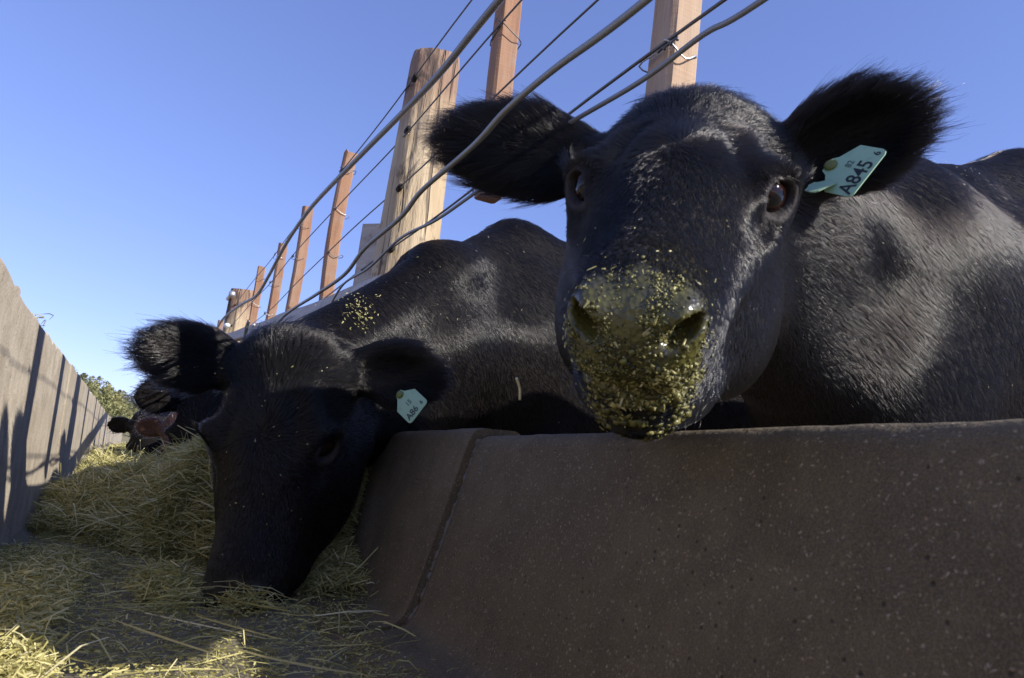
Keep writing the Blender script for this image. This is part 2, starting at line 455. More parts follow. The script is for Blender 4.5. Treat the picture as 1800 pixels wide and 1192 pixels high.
def build_cow(name, label, R, t, Wt, u, ears, gz, mats, fine=.004, coarse=.014, group='cattle feeding along the bunk',
              hairs=0, hair_rad=.0003, mid=None, seed=1, folds=None, lashes=True, tintbase=0.0, smear_amt=1.0, dewlap=.03):
    """one bovine: continuous body mesh, two eyes, coat"""
    s = SDF(); g = lambda x, y, z: R @ np.array((x, y, z)) + t
    u = _n((u[0], u[1], 0)); z = np.array((0, 0, 1.0)); Wt = np.asarray(Wt, float)
    body_sdf(s, Wt, u, gz)
    cm = (g(-.01, 0, -.07) * .5 + (Wt - z * .10) * .5) if mid is None else np.asarray(mid, float)
    nb = Wt - u * .02 - z * .40
    nm = (g(.02, 0, -.12) * .5 + nb * .5)
    s.cone(g(.03, 0, -.075), cm, .075, .085, .07)
    s.cone(cm, Wt - z * .10, .085, .10, .10)
    s.cone(g(.05, 0, -.12), nm, .100, .155, .07)
    s.cone(nm, nb, .155, .25, .10)
    th = g(.09, 0, -.17); br = Wt - u * .16 - z * .62
    dw = (th + br) / 2 - z * dewlap
    s.cone(th, dw, .065, .11, .10)
    s.cone(dw, br, .11, .15, .16)
    s.cone(dw + z * .12, nb, .12, .22, .12)
    head_sdf(s, R, t)
    for i, e in enumerate(ears):
        B, T, face, w = e
        q = 1 if (((B - t) @ R)[1] > 0) else -1
        ear_sdf(s, B, T, face, w, g(.06, .075 * q, -.075))
    def extra(P):
        h = (P - t) @ R
        far = sstep(.30, .42, np.linalg.norm(h - np.array((.15, 0, -.1)), axis=1))
        d = 0.0008 * far * snoise(P, 2.2, 3, 2)
        nk = far * sstep(.35, .10, (P - Wt) @ u + .35)
        a = (P - t) @ _n(Wt - t)
        return d + 0.0030 * nk * np.sin(a * 36 + 5 * P[:, 2] + 1.5 * np.sin(P[:, 2] * 13)) * (.5 + .5 * np.sin(P[:, 2] * 9 + 1))
    E = np.array([g(.5, 0, 0), g(.5, 0, -.2), g(-.05, .12, 0), g(-.05, -.12, 0), g(.1, .14, -.28), g(.1, -.14, -.28)] +
                 [e[1] for e in ears] + [e[0] for e in ears])
    f0 = E.min(0) - .02; f1 = E.max(0) + .02
    tail = Wt + u * 1.9
    lo = np.minimum(f0, np.minimum(Wt, tail) - .45) - .03; hi = np.maximum(f1, np.maximum(Wt, tail) + .45) + .03
    lo[2] = min(f0[2], gz - .02); hi[2] = max(f1[2], Wt[2] + .08)
    xs, ys, zs = [graded(lo[i], hi[i], f0[i], f1[i], fine, coarse) for i in range(3)]
    V, F = surface_nets(s, xs, ys, zs, extra)
    # a light relaxation removes the grid
    for _ in range(2):
        A = np.zeros_like(V); c = np.zeros(len(V))
        for i in range(4):
            j = F[:, (i + 1) % 4]; np.add.at(A, F[:, i], V[j]); np.add.at(c, F[:, i], 1)
        V = V * .5 + .5 * A / c[:, None]
    N, area = vnormals(V, F)
    root = empty(name, (float(Wt[0]), float(Wt[1]), gz)); tag(root, label, 'cow', group)
    bpy.context.view_layer.update()
    inv = root.matrix_world.inverted()
    off = np.array(root.location)
    me = mesh_np('body', V - off, F, mats['skin'], True)
    h = (V - t) @ R
    # bare nose pad and lips
    pad = sstep(.424, .434, h[:, 0] + .012 * np.cos(h[:, 1] * 60) - .012 + .004 * snoise(V, 40, 8, 2)) * sstep(-.135, -.115, h[:, 2]) * sstep(.064, .056, np.abs(h[:, 1]))
    lips = sstep(.425, .45, h[:, 0]) * sstep(-.145, -.135, h[:, 2]) * sstep(.06, .045, np.abs(h[:, 1]))
    pad = np.maximum(pad, lips)
    inhead = (np.linalg.norm(h - np.array((.2, 0, -.1)), axis=1) < .40)
    pad = pad * inhead
    lid = np.zeros(len(V))
    for q in (1, -1):
        e = np.linalg.norm((h - EYE * np.array((1, q, 1))) * np.array((.8, 1, 1)), axis=1)
        lid = np.maximum(lid, sstep(.032, .027, e) * inhead)
    for nm_, arr in (('pad', pad), ('lid', lid)):
        at = me.attributes.new(nm_, 'FLOAT', 'POINT'); at.data.foreach_set('value', arr.astype(np.float32))
    # head coordinates for smears round the mouth
    smear = sstep(.36, .46, h[:, 0]) * sstep(.02, -.06, h[:, 2]) * inhead * smear_amt
    at = me.attributes.new('smear', 'FLOAT', 'POINT'); at.data.foreach_set('value', smear.astype(np.float32))
    body = link('body', me, root)
    for q in (1, -1):
        ax = R @ _n((EYE_AX[0], q, EYE_AX[1])); c = g(EYE[0], EYE[1] * q, EYE[2]) - ax * .0120
        me_e = eye_mesh(mats['eye'])
        eo = link('eye', me_e, root); eo.matrix_basis = Matrix.Translation(Vector(c - off)) @ Matrix(np.vstack([np.hstack([R @ rot_cols((1, -1.0 * q, -.35), _n((EYE_AX[0], q, EYE_AX[1]))), np.zeros((3, 1))]), [0, 0, 0, 1]]).tolist())
    cw = Cow(); cw.root, cw.body, cw.V, cw.F, cw.N, cw.R, cw.t, cw.off, cw.h = root, body, V, F, N, R, t, off, h
    cw.ears, cw.area, cw.pad, cw.lid, cw.Wt, cw.u = ears, area, pad, lid, Wt, u
    if hairs:
        coat(cw, mats, hairs, hair_rad, seed, lashes, tintbase)
    return cw

def eye_mesh(mat):
    nu, nv, r = 32, 20, .0250; V = []; F = []
    for j in range(nv + 1):
        a = np.pi * j / nv
        for i in range(nu):
            b = 2 * np.pi * i / nu; V.append((r * np.sin(a) * np.cos(b), r * np.sin(a) * np.sin(b), r * np.cos(a)))
    for j in range(nv):
        for i in range(nu): F.append((j * nu + i, (j + 1) * nu + i, (j + 1) * nu + (i + 1) % nu, j * nu + (i + 1) % nu))
    return mesh_np('eye', np.array(V), np.array(F), mat, True)

def coat(cw, mats, n, rad, seed, lashes, tintbase):
    V, F, R, t = cw.V, cw.F, cw.R, cw.t
    C = V[F].mean(1); NF = cw.N[F[:, 0]]
    d = np.linalg.norm(C, axis=1)
    facing = -(C * NF).sum(1) / d
    hc = (C - t) @ R
    ish = (hc[:, 0] > -.03) & (np.linalg.norm(hc - np.array((.18, 0, -.1)), axis=1) < .36)
    w = cw.area / np.maximum(d, .5) ** 2 * np.where(facing > -.35, 1.0, .25)
    bald = np.maximum(cw.pad[F].mean(1), cw.lid[F].mean(1))
    w *= np.clip(1 - bald * 1.15, 0, 1)
    ear = np.zeros(len(C), bool)
    for e in cw.ears:
        q, _, _, _ = in_ear(C, e); ear |= np.linalg.norm(q, axis=1) < 1
    w *= np.where(ear, 1.9, np.where(ish, 1.25, 1.0))
    w *= np.where(C[:, 2] < -.25, .1, 1.0)
    P, f = sample_faces(V, F, w, n, seed)
    N = cw.N[F[f, 0]]; h = (P - t) @ R; nl = N @ R
    hd = sstep(-.06, .02, h[:, 0]) * sstep(.40, .32, np.linalg.norm(h - np.array((.18, 0, -.1)), axis=1))
    # direction on the head: out of the whorl between the eyes, then down the cheeks
    wh = np.array((.195, 0, 0.0)); rv = h - wh; rr = np.linalg.norm(rv, axis=1)
    swirl = np.cross(nl, rv) * (0.6 * np.exp(-rr / .03))[:, None]
    side = sstep(.055, .095, np.abs(h[:, 1]))
    dl = rv / (rr[:, None] + 1e-6) + swirl / (rr[:, None] + 1e-6)
    dl[:, 0] += .5 * sstep(.24, .32, h[:, 0])
    dl += side[:, None] * np.array((-.35, 0, -.9))
    # round the eye the hair runs outwards
    Dh = dl @ R.T
    Db = cw.u[None] * .75 + np.array((0, 0, -.75)) + .09 * np.stack([snoise(P, 2.0, 20 + i, 2) for i in range(3)], 1)
    D = Dh * hd[:, None] + Db * (1 - hd)[:, None]
    top = sstep(.10, -.03, h[:, 0])
    fore = np.exp(-((h[:, 0] - .11) / .09) ** 2) * sstep(.02, .6, nl[:, 2])
    Lh = .0065 + .012 * fore + .016 * top
    Lb = .0145 + .004 * snoise(P, 4.0, 9, 2) + .016 * np.exp(-((P - cw.Wt) @ np.array((0, 0, 1.0)) / .08) ** 2) * sstep(.3, .8, N[:, 2])
    L = Lh * hd + Lb * (1 - hd)
    lift = (.16 + .18 * fore + .26 * top) * hd + .085 * (1 - hd)
    rd = np.full(n, rad); tint = tintbase + .25 * (snoise(P, 5.0, 31, 3) * .5 + .5)
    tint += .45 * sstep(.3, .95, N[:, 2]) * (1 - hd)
    earm = np.zeros(n, bool); lng = np.random.default_rng(seed + 9).random(n)
    for e in cw.ears:
        q, Re, qe, Le = in_ear(P, e); m = np.linalg.norm(q, axis=1) < 1.0
        m &= h[:, 0] < .2; earm |= m
        if not m.any(): continue
        dl = np.zeros((m.sum(), 3)); dl[:, 0] = 1.0; dl[:, 1] = .55 * np.sign(qe[m, 1]) * sstep(.0, .03, np.abs(qe[m, 1])); dl[:, 0] += .5 * sstep(.2 * Le, .5 * Le, qe[m, 0])
        D[m] = dl @ Re.T
        edge = np.clip(np.maximum(np.abs(qe[m, 1]) / e[3], sstep(0, .5 * Le, qe[m, 0])), 0, 1.2)
        bs = sstep(-.5, -.15, qe[m, 0] / Le)
        L[m] = (.017 + .022 * edge ** 1.5) * (.45 + .55 * bs) * np.where(lng[m] > .93, 1.7, 1.0)
        lift[m] = .26 + .05 * edge + .15 * snoise(P[m], 14, 41, 2)
        rd[m] = rad * 1.0; tint[m] += .12 * edge
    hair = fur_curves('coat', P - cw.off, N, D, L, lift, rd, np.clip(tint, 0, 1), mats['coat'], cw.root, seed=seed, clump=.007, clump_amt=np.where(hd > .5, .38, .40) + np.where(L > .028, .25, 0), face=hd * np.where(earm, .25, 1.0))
    # longer tufts at the poll, stray whiskers round the muzzle
    pt = (h[:, 0] > -.05) & (h[:, 0] < .13) & (np.abs(h[:, 1]) < .10) & (nl[:, 2] > .1)
    ids = np.nonzero(pt)[0][::12]
    if len(ids):
        dd = D[ids] * .8 + (h[ids, 1] / .06)[:, None] * R[:, 1][None] * .7 - R[:, 0][None] * .2 + .9 * np.stack([snoise(P[ids], 14, 90 + i, 2) for i in range(3)], 1)
        fur_curves('poll_tufts', P[ids] - cw.off, N[ids], dd, np.where(h[ids, 0] < .03, .040, .026), np.full(len(ids), .26), np.full(len(ids), rad * 1.1), np.full(len(ids), .1), mats['coat'], cw.root, seed=seed + 1, clump=.022, clump_amt=.75)
    wm = (h[:, 0] > .36) & (h[:, 0] < .47) & (np.linalg.norm(h - np.array((.4, 0, -.1)), axis=1) < .12)
    ids = np.nonzero(wm)[0][::300]
    if lashes and len(ids):
        fur_curves('whiskers', P[ids] - cw.off, N[ids], D[ids], np.full(len(ids), .024), np.full(len(ids), .75), np.full(len(ids), rad * .9), np.full(len(ids), .4), mats['coat'], cw.root, seed=seed + 2, clump=.001, clump_amt=0)
    if lashes:
        r = np.random.default_rng(seed + 5); pts, nn, dd, ll = [], [], [], []
        for q in (1, -1):
            ax = _n((EYE_AX[0], q, EYE_AX[1])); RR = rot_cols((1, -1.0 * q, -.35), ax)
            c = EYE * np.array((1, q, 1)) + ax * .011
            for k in range(220):
                a = math.pi * (.02 + .96 * r.random()) * (1 if RR[2, 1] > 0 else -1)
                rim = RR @ np.array((.0255 * math.cos(a), .0203 * math.sin(a), .002 * r.random()))
                pts.append(c + rim); nn.append(_n(ax + .3 * _n(rim))); dd.append(_n(rim) + np.array((-.5, 0, .1))); ll.append(.020 + .010 * r.random())
        pts = np.array(pts) @ R.T + t; nn = np.array(nn) @ R.T; dd = np.array(dd) @ R.T
        fur_curves('eyelashes', pts - cw.off, nn, dd, np.array(ll), np.full(len(pts), .45), np.full(len(pts), rad), np.zeros(len(pts)), mats['coat'], cw.root, seed=seed, clump=.01, clump_amt=.3)
    return hair

def cow_materials():
    m = Mat('cattle skin'); v = m.coord(kind='Object')
    col = m.mix(m.noise(v, 9, 4), (.006, .005, .005), (.012, .010, .009))
    pad = m.attr('pad'); lid = m.attr('lid'); sm = m.attr('smear')
    padc = m.mix(m.noise(v, 60, 4), (.018, .017, .017), (.042, .039, .038))
    col = m.mix(pad, col, padc)
    col = m.mix(m.math('MULTIPLY', lid, .8), col, (.045, .040, .040))
    sn = m.ramp(m.noise(v, 38, 5, .65), [(.36, 0.0), (.52, 1.0)])
    col = m.mix(m.math('MULTIPLY', m.math('MULTIPLY', sm, sn), .92), col, m.mix(m.noise(v, 120, 3), (.040, .037, .009), (.13, .120, .030)))
    ro = m.math('SUBTRACT', .62, m.math('MULTIPLY', pad, .36))
    vor = m.voro(v, 210)
    b = m.bump(m.math('ADD', m.math('MULTIPLY', vor, 1.1), m.noise(v, 90, 4)), .45, .002)
    skin = m.principled(col, ro, b, Specular__IOR__Level=m.math('ADD', .08, m.math('MULTIPLY', pad, .42)))
    def coat(name, c0, c1, dust=(.0105, .0110, .0122)):  # dust: matte grey, strongest on the face, also paints its sunlit sheen
        m = Mat(name); ti = m.attr('tint')
        hi = m.n('HairInfo')
        c = m.mix(m.math('ADD', m.math('MULTIPLY', ti, .8), m.math('MULTIPLY', hi.outputs['Random'], .25)), c0, c1)
        h = m.n('BsdfHairPrincipled'); h.model = 'CHIANG'; h.parametrization = 'COLOR'
        m.t.links.new(c, h.inputs['Color'])
        h.inputs['Roughness'].default_value = .080; h.inputs['Radial Roughness'].default_value = .22
        h.inputs['Coat'].default_value = 0.0; h.inputs['IOR'].default_value = 1.34
        h.inputs['Random Roughness'].default_value = .3
        df = m.n('BsdfDiffuse'); m.t.links.new(m.mix(m.math('ADD', .12, m.math('MULTIPLY', m.attr('face'), .88)), (0, 0, 0), dust), df.inputs[0])
        ad = m.n('AddShader'); m.t.links.new(h.outputs[0], ad.inputs[0]); m.t.links.new(df.outputs[0], ad.inputs[1])
        m.t.links.new(ad.outputs[0], m.out.inputs[0])
        return m.m
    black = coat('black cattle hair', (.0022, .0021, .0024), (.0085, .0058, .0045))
    red = coat('red brown cattle hair', (.045, .014, .006), (.10, .033, .013))
    m = Mat('red cattle skin'); red_skin = m.principled((.04, .013, .006), .8)
    m = Mat('cattle eye'); v = m.coord(kind='Object')
    sep = m.n('SeparateXYZ'); m.t.links.new(v, sep.inputs[0])
    rad = m.math('SQRT', m.math('ADD', m.math('POWER', m.math('MULTIPLY', sep.outputs[0], .62), 2), m.math('POWER', sep.outputs[1], 2)))
    c = m.ramp(m.math('MULTIPLY', rad, 60), [(.0, (.002, .002, .003)), (.36, (.003, .003, .004)), (.50, (.016, .006, .003)), (.68, (.014, .005, .003)), (.80, (.012, .007, .006)), (1.0, (.010, .007, .007))])
    eye = m.principled(c, .05, None, Specular__IOR__Level=.3)
    return dict(skin=skin, coat=black, eye=eye), dict(skin=red_skin, coat=red, eye=eye)

GZ = -0.46
MB, MR = cow_materials()
COW1_R = np.array([[-0.4744, 0.7602, -0.4439], [-0.5318, -0.6494, -0.5436], [-0.7015, -0.0218, 0.7123]])
COW1_T = np.array((.546, .662, .505))
COW2_R = np.array([[-0.1132, 0.8481, -0.5175], [-0.2856, -0.5267, -0.8007], [-0.9516, 0.0571, 0.3019]])
COW2_T = np.array((.235, 1.441, .218)) * .94 + np.array((0, 0, .012))
def ortho(R): 
    U, _, Vt = np.linalg.svd(R); return U @ Vt
COW1_R, COW2_R = ortho(COW1_R), ortho(COW2_R)
def turn(R, t, ang, pivot, axis):
    '''turn a head about one of its own axes through a point inside it'''
    a = _n(axis); K = np.array([[0, -a[2], a[1]], [a[2], 0, -a[0]], [-a[1], a[0], 0]])
    Q = np.eye(3) + math.sin(ang) * K + (1 - math.cos(ang)) * K @ K
    p = R @ np.asarray(pivot) + t; R2 = R @ Q
    return R2, p - R2 @ np.asarray(pivot)
COW1_R, COW1_T = turn(COW1_R, COW1_T, math.radians(-4.5), (.25, 0, -.10), (0, 0, 1))
COW1_T = COW1_T + COW1_R[:, 1] * .008
def HP(R, t, x, y, z): return R @ np.array((x, y, z)) + t
# ------------------------------------------------------------------ the setting
def rayw(px, py):
    return CAMROT @ _n((px - CX, -(py - CY), -FPX))

def concrete(name, c0, c1, spk, stain):
    m = Mat(name); v = m.coord(kind='Object')
    big = m.noise(v, 2.2, 5, .6); mid = m.noise(v, 14, 5, .6); fine = m.noise(v, 160, 3, .6)
    col = m.mix(m.ramp(big, [(.3, 0.0), (.7, 1.0)]), c0, c1)
    col = m.mix(m.math('MULTIPLY', m.ramp(mid, [(.42, 0.0), (.66, 1.0)]), .65), col, stain)
    # vertical run marks
    vs = m.coord((18, 18, 1.3), 'Object')
    run = m.ramp(m.noise(vs, 1.0, 4, .6), [(.50, 0.0), (.72, 1.0)])
    col = m.mix(m.math('MULTIPLY', run, .40), col, stain)
    # aggregate
    vd = m.n('TexVoronoi'); vd.feature = 'F1'; wv = m.n('TexNoise'); m.t.links.new(v, wv.inputs['Vector']); wv.inputs['Scale'].default_value = 110
    wa = m.n('VectorMath'); wa.operation = 'SCALE'; m.t.links.new(wv.outputs['Color'], wa.inputs[0]); wa.inputs['Scale'].default_value = .009
    wb2 = m.n('VectorMath'); wb2.operation = 'ADD'; m.t.links.new(v, wb2.inputs[0]); m.t.links.new(wa.outputs[0], wb2.inputs[1])
    m.t.links.new(wb2.outputs[0], vd.inputs['Vector']); vd.inputs['Scale'].default_value = 240
    grain = m.ramp(vd.outputs['Distance'], [(.16, 1.0), (.42, 0.0)])
    sepc = m.n('SeparateColor'); m.t.links.new(vd.outputs['Color'], sepc.inputs[0])
    pick = m.ramp(sepc.outputs[0], [(.40, 0.0), (.95, 1.0)])
    gcol = m.mix(m.math('MULTIPLY', sepc.outputs[1], .6), spk, (.50, .46, .38))
    gcol = m.mix(m.ramp(sepc.outputs[2], [(.6, 0.0), (.7, 1.0)]), gcol, (.07, .06, .05))
    col = m.mix(m.math('MULTIPLY', m.math('MULTIPLY', grain, pick), .75), col, gcol)
    col = m.mix(m.math('MULTIPLY', fine, .35), col, stain)
    grit = m.ramp(m.noise(v, 520, 2, .7), [(.40, 0.0), (.62, 1.0)])
    col = m.mix(m.math('MULTIPLY', grit, .28), col, m.mix(.5, spk, c0))
    pits = m.ramp(m.voro(v, 60), [(.05, 0.0), (.13, 1.0)])
    col = m.mix(m.math('MULTIPLY', m.math('SUBTRACT', 1.0, pits), .7), col, (.02, .015, .01))
    hgt = m.math('ADD', m.math('ADD', m.math('MULTIPLY', pits, .5), m.math('MULTIPLY', mid, .8)), m.math('MULTIPLY', fine, .5))
    return m.principled(col, .88, m.bump(hgt, .6, .006))

def wood(name, c0, c1, dark, axis=2, rough=.85, saw=True):
    m = Mat(name)
    sc = [26, 26, 26]; sc[axis] = 1.6
    oi = m.n('ObjectInfo')
    tc = m.n('TexCoord'); ad = m.n('VectorMath'); ad.operation = 'ADD'
    m.t.links.new(tc.outputs['Object'], ad.inputs[0]); cmb = m.n('CombineXYZ')
    for i in range(3): m.t.links.new(m.math('MULTIPLY', oi.outputs['Random'], 7.0 + i), cmb.inputs[i])
    m.t.links.new(cmb.outputs[0], ad.inputs[1])
    mp = m.n('Mapping'); m.t.links.new(ad.outputs[0], mp.inputs[0]); mp.inputs['Scale'].default_value = sc
    g1 = m.noise(mp.outputs[0], 1.0, 6, .65, .6); g2 = m.noise(mp.outputs[0], 5.0, 4, .6)
    col = m.mix(m.ramp(g1, [(.28, 0.0), (.72, 1.0)]), c0, c1)
    col = m.mix(m.math('MULTIPLY', m.ramp(g2, [(.52, 0.0), (.75, 1.0)]), .6), col, dark)
    col = m.mix(m.math('MULTIPLY', oi.outputs['Random'], .25), col, dark)
    gr = m.ramp(m.noise(ad.outputs[0], 7, 5, .6), [(.48, 0.0), (.70, 1.0)])
    col = m.mix(m.math('MULTIPLY', gr, .45), col, (.33, .27, .22))
    knots = m.ramp(m.voro(ad.outputs[0], 9), [(.05, 1.0), (.11, 0.0)])
    col = m.mix(m.math('MULTIPLY', knots, .7), col, (.04, .025, .018))
    h = m.math('ADD', g1, m.math('MULTIPLY', g2, .5))
    if saw:
        sw = m.noise(m_coord2(m, ad.outputs[0], (8, 8, 240)), 1.0, 2)
        h = m.math('ADD', h, m.math('MULTIPLY', sw, .5))
    return m.principled(col, rough, m.bump(h, .5, .003))
def m_coord2(m, sock, scale):
    mp = m.n('Mapping'); m.t.links.new(sock, mp.inputs[0]); mp.inputs['Scale'].default_value = scale
    return mp.outputs[0]

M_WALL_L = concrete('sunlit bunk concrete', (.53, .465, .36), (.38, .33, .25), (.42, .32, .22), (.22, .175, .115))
M_WALL_R = concrete('stained shade-dark bunk concrete', (.142, .108, .060), (.100, .075, .042), (.44, .32, .19), (.054, .040, .022))  # same concrete, stained, with its shade also put into the darker colour
def floor_mat():
    m = Mat('bunk floor concrete with chaff dust'); v = m.coord()
    big = m.noise(v, 5, 6, .65); fine = m.noise(v, 90, 5, .7)
    col = m.mix(m.ramp(big, [(.35, 0.0), (.65, 1.0)]), (.115, .098, .070), (.20, .172, .115))
    dust = m.ramp(m.noise(m.coord((1, .6, 1)), 38, 6, .75), [(.48, 0.0), (.66, 1.0)])
    col = m.mix(m.math('MULTIPLY', dust, .65), col, m.mix(fine, (.15, .14, .05), (.34, .31, .14)))
    return m.principled(col, .92, m.bump(m.math('ADD', fine, m.math('MULTIPLY', dust, .5)), .6, .004))
M_FLOOR = floor_mat()
def dirt_mat():
    m = Mat('feedlot dirt'); v = m.coord()
    col = m.mix(m.noise(v, 1.2, 6, .6), (.16, .125, .09), (.28, .22, .16))
    return m.principled(col, .95, m.bump(m.noise(v, 14, 6, .65), .7, .03))
M_DIRT = dirt_mat()

# ground: one sheet out to the horizon, cut finer near the camera
def ground():
    g = np.concatenate([-np.geomspace(2500, 1.5, 26), np.linspace(-1.2, 1.2, 9), np.geomspace(1.5, 2500, 26)])
    X, Y = np.meshgrid(g, g, indexing='ij')
    P = np.stack([X.ravel(), Y.ravel()], 1); r = np.linalg.norm(P, axis=1)
    Z = GZ + .02 * snoise(P, .25, 4, 3) * np.clip(r / 4, 0, 1) + .6 * snoise(P, .004, 6, 2) * np.clip((r - 30) / 200, 0, 1)
    V = np.column_stack([P, Z]); n = len(g)
    i = np.arange(n - 1)[:, None] * n + np.arange(n - 1)[None]
    F = np.stack([i, i + n, i + n + 1, i + 1], -1).reshape(-1, 4)
    o = link('ground', mesh_np('ground', V, F, M_DIRT, True)); tag(o, 'bare feedlot dirt under the cattle and the bunk', kind='structure')
ground()

BY0, BY1 = -1.6, 26.0
def trough_floor():
    ys = np.concatenate([np.arange(BY0, 3.0, .02), np.arange(3.0, BY1 + .2, .25)])
    xs = np.linspace(-.20, .50, 40)
    X, Y = np.meshgrid(xs, ys, indexing='ij'); P = np.stack([X.ravel(), Y.ravel()], 1)
    Z = -.25 + .004 * snoise(P, 2.0, 12, 4) + .05 * np.clip((-.13 - P[:, 0]) / .07, 0, 1) ** 2
    V = np.column_stack([P, Z]); n = len(ys)
    i = np.arange(len(xs) - 1)[:, None] * n + np.arange(n - 1)[None]
    F = np.stack([i, i + n, i + n + 1, i + 1], -1).reshape(-1, 4)
    Vb = V.copy(); Vb[:, 2] = GZ - .02
    o = link('trough_floor', mesh_np('trough_floor', V, F, M_FLOOR, True))
    tag(o, 'dusty concrete floor of the feed bunk', kind='structure')
trough_floor()

def prism(profile, y0, y1, ny, wob=.0015, seed=0, chips=0.0):
    """extrude a closed X-Z outline along Y with a little unevenness"""
    P = np.asarray(profile, float); n = len(P); ys = np.linspace(y0, y1, ny)
    V = np.concatenate([np.column_stack([P[:, 0], np.full(n, y), P[:, 1]]) for y in ys])
    V[:, 0] += wob * snoise(V, 3.0, seed, 3); V[:, 2] += wob * 1.6 * snoise(V, 5.0, seed + 1, 4) * (V[:, 2] > P[:, 1].max() - .03)
    if chips:
        e = (V[:, 2] > P[:, 1].max() - .02)
        c = np.clip(snoise(V, 9.0, seed + 2, 3) - .35, 0, 1) * e; V[:, 2] -= chips * c
    F = []
    for k in range(ny - 1):
        for i in range(n):
            j = (i + 1) % n; F.append((k * n + i, k * n + j, (k + 1) * n + j, (k + 1) * n + i))
    F = np.array(F)
    return V, [F, np.arange(n)[None, ::-1], (ny - 1) * n + np.arange(n)[None]]

def rounded(pts, r, seg=4):
    """round chosen corners of an outline: pts are (x, z, radius or 0)"""
    out = []; n = len(pts)
    for i, (x, z, rr) in enumerate(pts):
        p = np.array((x, z))
        if not rr: out.append(p); continue
        a = np.array(pts[i - 1][:2]) - p; b = np.array(pts[(i + 1) % n][:2]) - p
        a0 = p + _n(a) * min(rr, np.linalg.norm(a) * .45); b0 = p + _n(b) * min(rr, np.linalg.norm(b) * .45)
        for t in np.linspace(0, 1, seg + 1): out.append((1 - t) ** 2 * a0 + 2 * t * (1 - t) * p + t * t * b0)
    return out

# far wall of the bunk: precast sections, one part each
lw = empty('feed_bunk_wall', (-.26, 4, GZ)); tag(lw, 'tall sunlit grey concrete back wall of the feed bunk, left of the hay', 'wall')
lj = [-1.6, 1.39, 2.62, 3.85, 5.1, 6.3, 7.5, 8.7, 9.9, 11.1, 12.3, 14.7, 17.1, 19.5, 21.9, 24.3, 26.0]
for k in range(len(lj) - 1):
    dz = (.012 if k == 0 else 0) + random.uniform(-.006, .006); dx = random.uniform(-.004, .004) + (.004 if k == 0 else 0)
    pr = rounded([(-.168 + dx, -.30, 0), (-.176 + dx, -.20, .03), (-.200 + dx, .222 + dz, .008), (-.300 + dx, .222 + dz, .015), (-.33 + dx, GZ - .03, 0), (-.17 + dx, GZ - .03, 0)], .01)
    V, Fs = prism(pr, lj[k] + .004, lj[k + 1] - .004, 90 if k < 6 else 24, .0022, 40 + k, .02)
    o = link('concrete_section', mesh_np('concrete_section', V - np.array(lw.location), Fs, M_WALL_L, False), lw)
# near wall of the bunk, on the cattle side
rw = empty('feed_bunk_kerb', (.58, 3, GZ)); tag(rw, 'low brown speckled concrete front wall of the bunk, in shade under the nearest cow', 'wall')
rj = [-1.6, 1.085, 3.55, 6.0, 8.4, 10.8, 13.2, 15.6, 18.0, 20.4, 22.8, 26.0]
for k in range(len(rj) - 1):
    up = .012 if k == 1 else (0 if k == 0 else random.uniform(-.006, .008)); inn = -.010 if k == 1 else 0
    pr = rounded([(.30, -.30, 0), (.30, -.2475, 0), (.425 + inn, -.240, .03), (.446 + inn, -.205, .04), (.520 + inn, .068 + up, .024), (.605, .072 + up, .020), (.64, GZ - .03, 0), (.30, GZ - .03, 0)], .02, 6)
    V, Fs = prism(pr, rj[k] + (.006 if k == 1 else .005), rj[k + 1] - .005, 300 if k < 2 else 24, .0010, 60 + k, .006)
    if k == 0: V[:, 2] += .009 * np.clip(1.085 - V[:, 1], 0, 3) * np.clip((V[:, 2] + .2) / .27, 0, 1)      # this section has settled at its far end
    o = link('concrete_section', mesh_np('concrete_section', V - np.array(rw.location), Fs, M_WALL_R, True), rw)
    o.data.polygons[-1].use_smooth = o.data.polygons[-2].use_smooth = False
# crumbling mortar in the joint
def mortar():
    g = Geo(); r = np.random.default_rng(3)
    zs = np.linspace(-.245, .062, 70); V = []
    for zz in zs:
        x = np.interp(zz, [-.25, -.240, -.205, .068], [.40, .425, .446, .520])
        w = .012 + .005 * r.normal(); c = 1.088 + .005 * math.sin(zz * 40) + .003 * r.normal()
        for a, dx in ((-w, .010), (-w * .4, -.002 + .005 * r.random()), (w * .4, -.002 + .005 * r.random()), (w, .010)):
            V.append((x + dx, c + a, zz))
    i = np.arange(len(zs) - 1)[:, None] * 4 + np.arange(3)[None]
    F = np.stack([i, i + 1, i + 5, i + 4], -1).reshape(-1, 4)
    m = Mat('grey joint mortar'); v = m.coord()
    mm = m.principled(m.mix(m.noise(v, 60, 5, .7), (.13, .115, .10), (.24, .22, .195)), .95, m.bump(m.noise(v, 120, 5, .7), .8, .006))
    o = link('mortar_joint', mesh_np('mortar_joint', np.array(V) - np.array(rw.location), F, mm, True), rw)
mortar()

